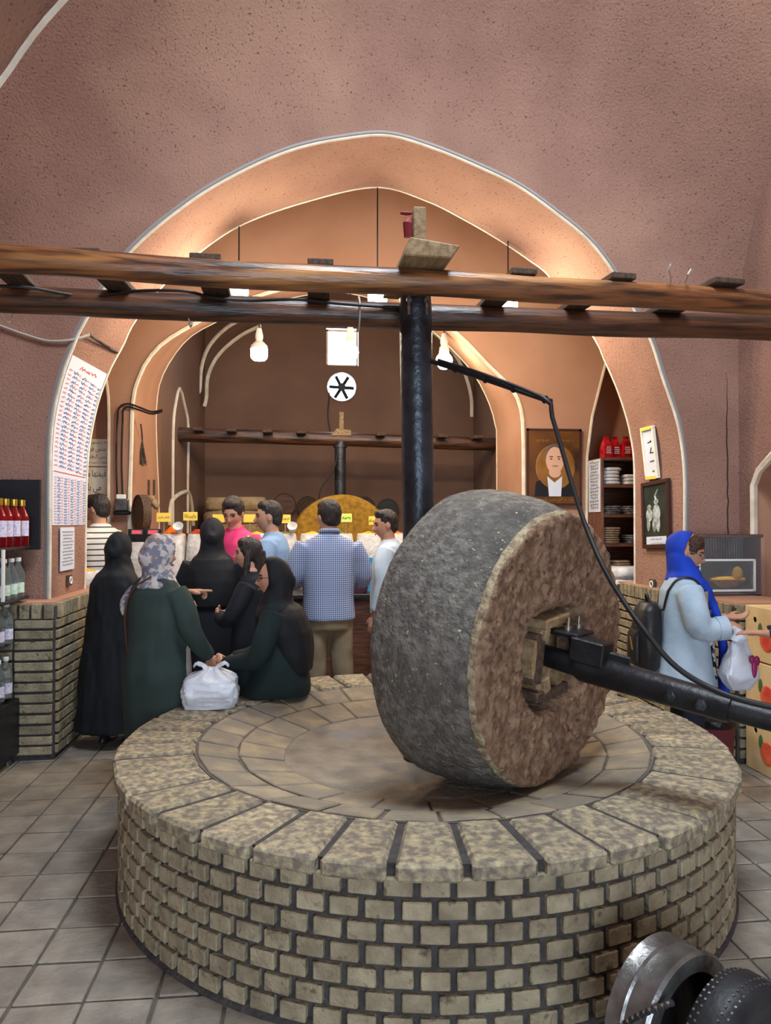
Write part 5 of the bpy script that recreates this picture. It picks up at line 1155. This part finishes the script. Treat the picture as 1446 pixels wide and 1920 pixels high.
TORSO = [(.86, 0, 0, .155, .11), (1.02, 0, 0, .135, .10), (1.2, 0, 0, .15, .11), (1.34, 0, -.01, .135, .085), (1.40, 0, -.015, .09, .06), (1.46, 0, -.015, .06, .055)]
SHIRT = lambda hem, w=1.0: [(hem, 0, 0, .185*w, .145*w), (1.0, 0, .005, .172*w, .138*w), (1.18, 0, .0, .182*w, .138*w), (1.33, 0, -.01, .195*w, .125), (1.405, 0, -.018, .165*w, .092), (1.44, 0, -.02, .088, .072), (1.462, 0, -.02, .068, .064)]
TROUS = [(.60, 0, 0, .17, .115), (.80, 0, 0, .178, .13), (.97, 0, 0, .165, .125)]
def trousers(p, m, seed=0):
    p.cloth('trousers', m, [(.76, 0, 0, .168, .125), (.86, 0, 0, .178, .135), (.98, 0, 0, .168, .13)], [(((x*.088, 0, .86), (x*.095, .01, .6), (x*.10, .005, .4), (x*.10, -.005, .10)), (.098, .070)) for x in (-1, 1)], seed=seed, amp=.008, fz=7)
# --- man in striped polo behind the brick dado
p = Person('man in a striped polo shirt turned away behind the brick dado', 186, 922, 6.75, 1.90, 62)
p.head(yaw=12, pitch=8); p.torso(TORSO); p.arm((-.19, 0, 1.38), (-.27, .05, 1.10), (-.20, .26, 1.0)); p.arm((.19, 0, 1.38), (.25, .08, 1.10), (.16, .28, 1.02))
hand(p.mb, (-.20, .26, 1.0), (.2, 1, -.1), (.5, 0, -1), -1); hand(p.mb, (.16, .28, 1.02), (-.2, 1, -.1), (-.5, 0, -1), 1); p.legs(); p.body(); p.facebits(); p.hair(seed=1)
p.cloth('polo_shirt', M_strip, SHIRT(.88), [(((x*.15, -.01, 1.37), (x*.23, .01, 1.26), (x*.262, .035, 1.16)), (.078, .066)) for x in (-1, 1)], seed=1); trousers(p, M_dark); p.shoes(M_leather)
# --- woman in long black cloak
p = Person('woman in a long black cloak standing beside the brick dado', 222, 1003, 5.55, 1.56, -14)
p.head(); p.torso(TORSO); p.legs(); p.body(); p.facebits(); p.shoes(M_leather, .1, .03)
p.hood(M_chador, [(1.36, 0, -.03, .165, .13), (1.29, 0, -.03, .205, .15), (1.15, 0, -.02, .235, .17), (.95, 0, -.01, .25, .19), (.7, 0, -.01, .275, .22), (.4, 0, -.02, .30, .25), (.13, 0, -.02, .315, .27)], seed=2, amp=.014, name='cloak')
# --- woman in green coat
p = Person('woman in a dark green coat and pale patterned scarf leaning at the mill', 297, 1010, 4.50, 1.56, -34)
p.head(yaw=-14, pitch=4); p.torso(TORSO); p.legs(spread=.08)
bagw = p.loc(cb+V((-.02, .0, .25))); fing = p.loc(dep(366, 1110, 4.62))
el = V((.27, .02, 1.10)); p.arm((.18, -.01, 1.36), el, (.26, .20, .88)); hand(p.mb, (.26, .20, .88), (.05, .5, -1), (-1, .2, 0), 1, curl=(.8, .8, .8, .8))
p.arm((-.17, 0, 1.36), (-.16, .22, 1.12), (.0, .36, 1.22)); hand(p.mb, fing-V((.05, .02, 0)), (.72, .72, .04), (0.1, -.1, -1), -1, cv=(1.25, 1.2, 1.1, .06), s=1.1)
p.arm((-.16, .22, 1.12), (-.08, .3, 1.16), fing-V((.05, .02, 0)), (.036, .032, .027)); p.body(.0055); p.facebits(); p.shoes(M_leather, .08)
p.cloth('coat', M_coat, [(.22, 0, -.01, .235, .165), (.5, 0, -.01, .235, .165), (.82, 0, -.015, .232, .168), (1.0, 0, -.0, .205, .16), (1.2, 0, -.01, .21, .155), (1.33, 0, -.015, .205, .13), (1.40, 0, -.02, .16, .09), (1.45, 0, -.02, .08, .07)],
        [(((.16, -.015, 1.34), (.235, .0, 1.22), (.275, .02, 1.08), (.27, .12, .97), (.262, .19, .90)), (.085, .056)), (((-.16, 0, 1.34), (-.2, .12, 1.2), (-.15, .24, 1.12), (-.03, .32, 1.16)), (.08, .055))], seed=3, amp=.008)
p.cloth('grey_dress', M_grey, [(.12, .02, .045, .205, .135), (.5, .03, .045, .20, .13), (.85, .03, .045, .19, .125), (1.2, .02, .05, .15, .1)], seed=4, amp=.012, f=8, fz=1)
p.hood(M_scarf, [(1.38, 0, -.01, .155, .12), (1.34, .0, .01, .175, .13), (1.30, .0, .03, .15, .11)], seed=3, amp=.01, wide=.108, extra=lambda b: b.tube(crom([V((-.10, -.02, 1.38)), V((-.19, -.06, 1.34)), V((-.245, -.07, 1.24)), V((-.25, -.06, 1.17))], 10), [.05, .05, .05, .045, .045, .04, .04, .035, .03, .025], 10, flat=.5))
b = MB(); b.tube(crom([V((.04, -.10, 1.44)), V((-.08, -.135, 1.36)), V((-.17, -.12, 1.2)), V((-.222, -.06, 1.0)), V((-.245, -.03, .86))], 24), .011, 8, flat=.5); link('bag_strap', b.mesh('bag_strap', M_strap, 60), p.o, world=False)
# --- woman in black hood facing the counter
p = Person('woman in a black hood and navy dress facing the counter', 398, 973, 5.90, 1.67, 8)
p.head(); p.torso(TORSO); p.legs(); p.body(); p.facebits(); p.shoes(M_leather)
p.hood(M_hood, [(1.38, 0, -.03, .16, .13), (1.30, 0, -.03, .20, .15), (1.2, 0, -.035, .215, .162), (1.1, 0, -.035, .21, .158), (1.0, 0, -.035, .19, .15)], seed=5)
p.cloth('navy_dress', M_navy, [(.12, 0, 0, .25, .2), (.5, 0, 0, .225, .18), (.9, 0, 0, .2, .16), (1.1, 0, 0, .185, .14), (1.3, 0, -.01, .19, .125), (1.39, 0, -.02, .15, .09), (1.44, 0, -.02, .08, .07)], [(((x*.16, -.01, 1.34), (x*.24, .02, 1.15), (x*.25, .10, 1.0), (x*.17, .24, 1.02)), (.078, .055)) for x in (-1, 1)], seed=5, amp=.010)
# --- long haired woman in profile
p = Person('dark haired woman in black with folded arms and a gold hair clip', 470, 1013, 5.28, 1.53, 82)
p.head(yaw=14); p.torso(TORSO); p.legs()
p.arm((.17, 0, 1.35), (.22, .12, 1.08), (.02, .24, 1.10)); p.arm((-.17, 0, 1.35), (-.22, .12, 1.08), (-.02, .22, 1.06)); hand(p.mb, (-.0, .24, 1.06), (1, 0, .0), (0, -1, 0), 1); hand(p.mb, (.0, .25, 1.11), (-1, 0, .1), (0, -1, 0), 1); p.body(); p.facebits(); p.shoes(M_leather)
p.hair(vol=1.07, seed=6, extra=[([(0, -.075, .02), (0, -.09, -.10), (.0, -.10, -.24), (.02, -.09, -.34)], [.062, .065, .055, .03]), ([(.078, .005, .02), (.082, .012, -.08), (.085, .03, -.18), (.08, .05, -.26)], [.022, .026, .024, .012]), ([(-.078, .0, .02), (-.082, .01, -.08), (-.085, .02, -.18)], [.024, .028, .02])])
link('hair_clip', MB().ell((.02, .0, .135), (.028, .018, .012), 12, p.HM).mesh('hair_clip', M_gold, 50), p.o, world=False)
p.cloth('black_dress', M_navy, [(.12, 0, 0, .24, .2), (.5, 0, 0, .22, .18), (.9, 0, 0, .2, .16), (1.1, 0, 0, .18, .135), (1.3, 0, -.01, .185, .12), (1.385, 0, -.02, .15, .09), (1.44, 0, -.02, .075, .068)], [(((x*.16, -.01, 1.34), (x*.23, .06, 1.18), (x*.215, .14, 1.07), (x*.08, .215, 1.09)), (.075, .055)) for x in (-1, 1)], seed=6, amp=.009)
# --- seated woman
p = Person('seated woman with glasses in a black headscarf on the mill rim', 522, 1045, 4.68, 1.66, 80)
k = 1/p.k; sz = ZT*k
p.head((0, .03, sz+.735), yaw=16, pitch=2); dz = sz+.735-1.575
p.torso([(sz+.03, 0, -.02, .17, .12), (sz+.2, 0, -.02, .15, .11), (sz+.36, 0, -.01, .15, .11), (sz+.52, 0, 0, .165, .095), (sz+.58, 0, 0, .11, .07), (sz+.62, 0, 0, .06, .055)])
wl, wr2 = V((-.03, .36, sz+.19)), V((.06, .36, sz+.19))
p.arm((-.18, .0, sz+.52), (-.23, .08, sz+.27), wl); p.arm((.18, .0, sz+.52), (.25, .06, sz+.27), wr2); hand(p.mb, wl, (.5, .8, .0), (.7, -.5, -.3), -1, curl=(.7, .7, .7, .7)); hand(p.mb, wr2, (-.5, .85, .05), (-.7, -.5, -.3), 1, curl=(.5, .5, .5, .5))
LT = radians(-22); lg = lambda x, y, z: (x*cos(LT)-y*sin(LT), x*sin(LT)+y*cos(LT), z)
for x in (-.075, .075): p.mb.tube([lg(x, -.02, sz+.09), lg(x, .26, sz+.09), lg(x, .49, sz+.07), lg(x, .53, sz-.16), lg(x, .52, .10)], [.08, .075, .055, .05, .036], 12); p.mb.ell(lg(x, .57, .04), (.05, .09, .035))
p.body(.0055); p.facebits(); p.glasses()
p.cloth('coat', M_coat2, [(sz+.002, 0, .02, .235, .23), (sz+.06, 0, .0, .245, .215), (sz+.2, 0, -.02, .215, .17), (sz+.36, 0, -.01, .2, .15), (sz+.5, 0, 0, .195, .125), (sz+.57, 0, 0, .15, .09), (sz+.61, 0, 0, .08, .07)],
        [(((.16, .0, sz+.52), (.235, .02, sz+.40), (.262, .07, sz+.27), (.17, .22, sz+.21), (.09, .32, sz+.19)), (.082, .054)), (((-.16, .0, sz+.52), (-.235, .03, sz+.38), (-.24, .08, sz+.27), (-.13, .24, sz+.21), (-.06, .32, sz+.19)), (.08, .054)), *[((lg(x, .0, sz+.112), lg(x, .28, sz+.112), lg(x, .48, sz+.085)), (.112, .085)) for x in (-.075, .075)],
         *[((lg(x, .50, sz+.06), lg(x, .545, sz-.15), lg(x, .53, .16)), (.085, .085)) for x in (-.075, .075)]], seed=7, amp=.008)
p.shoes(M_leather, .075, .56)
for c_ in [c for c in COL.objects if c.parent == p.o and c.name.startswith('shoe')]: c_.data.transform(Matrix.Rotation(LT, 4, 'Z'))
p.hood(M_hood, [(sz+.55, 0, -.01, .165, .14), (sz+.50, 0, -.02, .205, .16), (sz+.40, 0, -.06, .22, .16), (sz+.26, 0, -.10, .205, .13), (sz+.14, .0, -.13, .16, .09)], seed=7, amp=.010, wide=.104, back=.010, tilt=.012, extra=lambda b: b.tube(crom([V((.09, .08, sz+.58)), V((.12, .13, sz+.48)), V((.16, .16, sz+.36)), V((.15, .20, sz+.24))], 10), [.05]*5+[.045]*5, 10, flat=.4))
# --- pink shirt man
p = Person('man in a bright pink polo looking down at the counter', 440, 937, 6.43, 1.86, 150)
p.head(pitch=24, yaw=14); p.torso(TORSO); p.arm((-.19, 0, 1.38), (-.26, -.02, 1.1), (-.26, .08, .86)); p.arm((.19, 0, 1.38), (.26, -.02, 1.1), (.26, .08, .86)); hand(p.mb, (-.26, .08, .86), (0, .15, -1), (1, 0, 0), -1); hand(p.mb, (.26, .08, .86), (0, .15, -1), (-1, 0, 0), 1); p.legs(); p.body(); p.facebits(); p.hair(seed=8, vol=1.06)
p.cloth('polo_shirt', M_pink, SHIRT(.88), [(((x*.15, -.01, 1.37), (x*.23, .01, 1.26), (x*.265, .04, 1.15)), (.078, .066)) for x in (-1, 1)], seed=8); trousers(p, M_dark); p.shoes(M_leather)
link('collar', MB().tube([V((.055*sin(a), -.012+.062*cos(a)*-1, 1.455+.012*cos(a))) for a in [-2.6+5.2*k/16 for k in range(17)]], .014, 8).mesh('collar', M_pink, 60), p.o, world=False)
# --- pale blue top man
p = Person('man in a plain pale blue top seen in profile', 509, 940, 6.02, 1.82, 78)
p.head(yaw=16, pitch=3); p.torso(TORSO); p.arm((-.19, 0, 1.38), (-.25, -.02, 1.1), (-.25, .06, .86)); p.arm((.19, 0, 1.38), (.25, -.02, 1.1), (.25, .06, .86)); hand(p.mb, (-.25, .06, .86), (0, .15, -1), (1, 0, 0), -1); hand(p.mb, (.25, .06, .86), (0, .15, -1), (-1, 0, 0), 1); p.legs(); p.body(); p.facebits(); p.hair(seed=9, vol=.98)
p.cloth('pale_blue_top', M_bluet, SHIRT(.86), [(((x*.15, -.01, 1.37), (x*.225, .0, 1.26), (x*.25, .015, 1.14)), (.078, .066)) for x in (-1, 1)], seed=9); trousers(p, M_dark); p.shoes(M_leather)
# --- checked shirt man
p = Person('man in a blue checked shirt and khaki trousers seen from behind', 617, 940, 5.76, 1.82, 8)
p.head(yaw=24, pitch=6); p.torso(TORSO); p.arm((-.2, 0, 1.38), (-.25, .04, 1.12), (-.17, .26, 1.08)); p.arm((.2, 0, 1.38), (.27, .02, 1.12), (.2, .25, 1.08)); hand(p.mb, (-.17, .26, 1.08), (.2, 1, 0), (.5, 0, -1), -1); hand(p.mb, (.2, .25, 1.08), (-.2, 1, 0), (-.5, 0, -1), 1); p.legs(); p.body(); p.facebits(); p.hair(seed=10, vol=1.03)
p.cloth('checked_shirt', M_check, SHIRT(.83, 1.06), [(((x*.17, -.01, 1.37), (x*.232, .0, 1.26), (x*.265, .03, 1.12), (x*.23, .17, 1.09), (x*.195, .23, 1.08)), (.078, .052)) for x in (-1, 1)], seed=10, amp=.008, f=6); trousers(p, M_khaki, 4); p.shoes(M_leather, .1)
link('collar', MB().tube([V((.066*sin(a), -.02+.066*cos(a)*-1, 1.468+.012*cos(a))) for a in [-2.7+5.4*k/16 for k in range(17)]], .016, 8).mesh('collar', M_check, 60), p.o, world=False)
# --- man with sunglasses on his head
p = Person('man in a pale grey top with sunglasses pushed up on his hair', 728, 958, 6.2, 1.75, 72)
p.head(yaw=24, pitch=8); p.torso(TORSO); p.arm((-.19, 0, 1.38), (-.25, -.02, 1.1), (-.25, .06, .86)); p.arm((.19, 0, 1.38), (.25, -.02, 1.1), (.25, .06, .86)); hand(p.mb, (-.25, .06, .86), (0, .15, -1), (1, 0, 0), -1); hand(p.mb, (.25, .06, .86), (0, .15, -1), (-1, 0, 0), 1); p.legs(); p.body(); p.facebits(); p.hair(seed=11, vol=.98)
p.cloth('pale_grey_top', M_whitet, SHIRT(.86), [(((x*.15, -.01, 1.37), (x*.225, .0, 1.24), (x*.25, -.015, 1.10), (x*.25, .05, .9)), (.078, .052)) for x in (-1, 1)], seed=11); trousers(p, M_dark); p.shoes(M_leather)
H = p.HM; b = MB()
for x in (-.03, .03): b.ell((x, .062, .105), (.026, .012, .018), 12, H)
for x in (-1, 1): b.tube([H @ V((x*.05, .06, .105)), H @ V((x*.088, .0, .08)), H @ V((x*.09, -.03, .05))], .003, 6)
link('sunglasses', b.mesh('sunglasses', M_ink, 50), p.o, world=False)
# --- woman in blue headscarf
p = Person('woman in a royal blue headscarf and pale denim coat with a black backpack', 1283, 1003, 4.42, 1.585, -106)
p.head(yaw=-18, pitch=20); p.torso(TORSO); p.legs()
hr = p.loc(dep(1352, 1172, 4.30)); hl_ = p.loc(dep(1362, 1158, 4.45))
p.arm((.18, 0, 1.36), (.20, .06, 1.10), hr); p.arm((-.18, 0, 1.36), (-.2, .12, 1.12), hl_)
hand(p.mb, hr, (-.25, 1, -.02), (-.4, .0, -1), 1, curl=(.35, .3, .3, .4)); hand(p.mb, hl_, (.1, 1, .1), (.2, .2, 1), -1, curl=(.5, .5, .5, .5)); p.body(.0055); p.facebits(brow=M_brown); p.glasses(M_alu); p.shoes(M_leather)
b = MB(); b.ell((0, .022, .062), (.073, .062, .060), 22, p.HM); b.ell((.052, .026, .028), (.028, .036, .040), 14, p.HM); b.ell((-.052, .026, .028), (.028, .036, .040), 14, p.HM)
baked('hair', b, M_brown, p.o, .008, 2, .7, lambda q: .006*noise.noise(V((q.x*45, q.y*45, q.z*45))))
p.hood(M_royal, [(1.40, 0, .01, .125, .125), (1.34, 0, .04, .13, .13), (1.27, 0, .08, .10, .10)], seed=12, amp=.010, back=.052, tilt=-.006, tall=.122, extra=lambda b: b.tube(crom([V((.0, .14, 1.30)), V((.03, .20, 1.12)), V((.04, .225, .9)), V((.04, .225, .7)), V((.04, .22, .55))], 16), [.07, .07, .06, .06, .055, .055, .055, .055, .06, .06, .06, .065, .065, .065, .065, .06], 12, flat=.5))
coat_ = p.cloth('denim_coat', M_denim, [(.66, 0, .0, .215, .185), (.80, 0, -.005, .212, .18), (1.0, 0, 0, .195, .155), (1.2, 0, -.005, .2, .15), (1.33, 0, -.015, .198, .128), (1.395, 0, -.02, .155, .09), (1.44, 0, -.02, .085, .07)],
        [(((.16, -.01, 1.34), (.225, .01, 1.24), (.232, .05, 1.11), (.20, .17, 1.12)), (.088, .068)), (((-.16, -.01, 1.34), (-.22, .05, 1.22), (-.21, .13, 1.12), (-.16, .22, 1.13)), (.085, .062))], seed=12, amp=.008)
link('cuff', MB().tube([V((.205, .14, 1.115)), V((.195, .20, 1.122))], .074, 20).mesh('cuff', M_denim, 40), p.o, world=False)
link('lace_panel', MB().loft([[V((.155+.035*cos(t), .078+.05*t/3, z)) for t in (0, .6, 1.2, 1.8)] for z in (1.05, 1.15, 1.25, 1.34)], closed=False, caps=False).mesh('lace_panel', M_lace, 60), p.o, world=False)
p.cloth('zebra_blouse', M_zebra, [(.78, 0, .03, .165, .165), (1.0, 0, .03, .15, .145), (1.25, 0, .03, .14, .12)], seed=13, amp=.005)
trousers(p, M_dark, 5)
b = MB(); b.loft(ringsof([(.76, .0, -.26, .13, .06), (.80, 0, -.26, .155, .085), (1.0, 0, -.255, .16, .09), (1.14, 0, -.245, .145, .08), (1.19, 0, -.24, .10, .05)], 24)); bp_ = thing('backpack', 'black leather backpack worn by the woman in the blue headscarf', 'backpack', tuple(p.W @ V((0, -.25, .76))), p.face, scale=p.k)
ofs = Matrix.Translation(V((0, .268, -.70)))
def bpk(name, mb, m): me = mb.mesh(name, m, 50); me.transform(ofs); link(name, me, bp_, world=False)
bpk('pack_body', b, M_leather); bpk('front_pocket', MB().loft(ringsof([(.80, 0, -.325, .12, .035), (.84, 0, -.33, .13, .04), (.98, 0, -.33, .13, .035), (1.02, 0, -.32, .12, .025)], 20)), M_leather)
bpk('zip', MB().tube([V((.11, -.37, .98)), V((.13, -.36, .90))], .005, 6), M_gold); bpk('grab_handle', MB().tube(crom([V((-.05, -.24, 1.18)), V((-.03, -.25, 1.235)), V((.03, -.25, 1.235)), V((.05, -.24, 1.18))], 12), .009, 8), M_leather)
from mathutils.bvhtree import BVHTree
cbv = BVHTree.FromPolygons([v.co.copy() for v in coat_.data.vertices], [tuple(f.vertices) for f in coat_.data.polygons])
for x in (-1, 1):                            # straps laid on the surface of the coat
    sp_ = []
    for i, q in enumerate(crom([V((x*.10, -.18, 1.18)), V((x*.125, -.15, 1.30)), V((x*.125, -.06, 1.42)), V((x*.13, .06, 1.40)), V((x*.13, .14, 1.31)), V((x*.135, .17, 1.23))], 30)):
        h_, n_, _, _ = cbv.find_nearest(q); sp_.append((h_+n_*.005 if i > 1 else q)+V((0, -.018, -.06)))
    bpk('shoulder_strap', MB().tube(sp_, .012, 8, flat=.6), M_leather)
hb = dep(1386, 1262, 4.22); o = carrier('carrier_bag', 'white carrier bag with a magenta print hanging from the hands', (hb.x, hb.y, dep(1385, 1290, 4.25).z), .20, .12, .32, M_bag, 8, handles=False)
link('bag_neck', MB().tube(crom([V((0, 0, .285)), V((0, 0, .32)), dep(1376, 1178, 4.28)-V(o.location)], 8), [.05, .04, .032, .027, .023, .02, .018, .016], 12).mesh('bag_neck', M_bag, 50), o, world=False)
link('magenta_print', MB().ell((.055, -.062, .13), (.016, .008, .055), 12).ell((.07, -.06, .17), (.02, .008, .03), 10).ell((.04, -.064, .18), (.016, .008, .025), 10).mesh('magenta_print', mat('magenta_print', (150, 36, 92), rough=.4), 50), o, world=False)
# --- vendor whose forearm reaches in
p = Person('vendor in dark clothes reaching out a hand with a black wristwatch', 1612, 960, 4.16, 1.76, 92)
p.head(); p.torso(TORSO); p.legs(); hw = p.loc(dep(1437, 1188, 4.12)); p.arm((-.19, 0, 1.38), (-.24, .10, 1.08), hw); dv = (p.loc(dep(1383, 1183, 4.13))-hw)
hand(p.mb, hw, dv, (0, .2, -1), -1, curl=(.2, .2, .25, .3)); p.arm((.19, 0, 1.38), (.26, .0, 1.1), (.26, .08, .86)); hand(p.mb, (.26, .08, .86), (0, .1, -1), (-1, 0, 0), 1); p.body(.0055); p.facebits(); p.hair(seed=14)
p.cloth('dark_shirt', M_navy, SHIRT(.86), [(((-.15, -.01, 1.37), (-.22, .04, 1.24), (-.242, .09, 1.10), V((-.24, .1, 1.08)).lerp(hw, .35)), (.078, .05)), (((.15, -.01, 1.37), (.24, .0, 1.2), (.26, .02, 1.0), (.26, .06, .92)), (.078, .05))], seed=14); trousers(p, M_dark); p.shoes(M_leather)
el_ = V((-.24, .10, 1.08)); wd_ = (hw-el_).normalized(); c = hw-wd_*.03; Mw = Matrix.Translation(c) @ wd_.to_track_quat('Z', 'Y').to_matrix().to_4x4()
link('wristwatch', MB().lathe([(.031, -.012), (.034, -.012), (.034, .012), (.031, .012)], 20, Mw, ring=True).box((0, .034, 0), (.04, .014, .042), Mw, bev=.004).mesh('wristwatch', M_ink, 40), p.o, world=False)
bpy.data.scenes.remove(TMP)
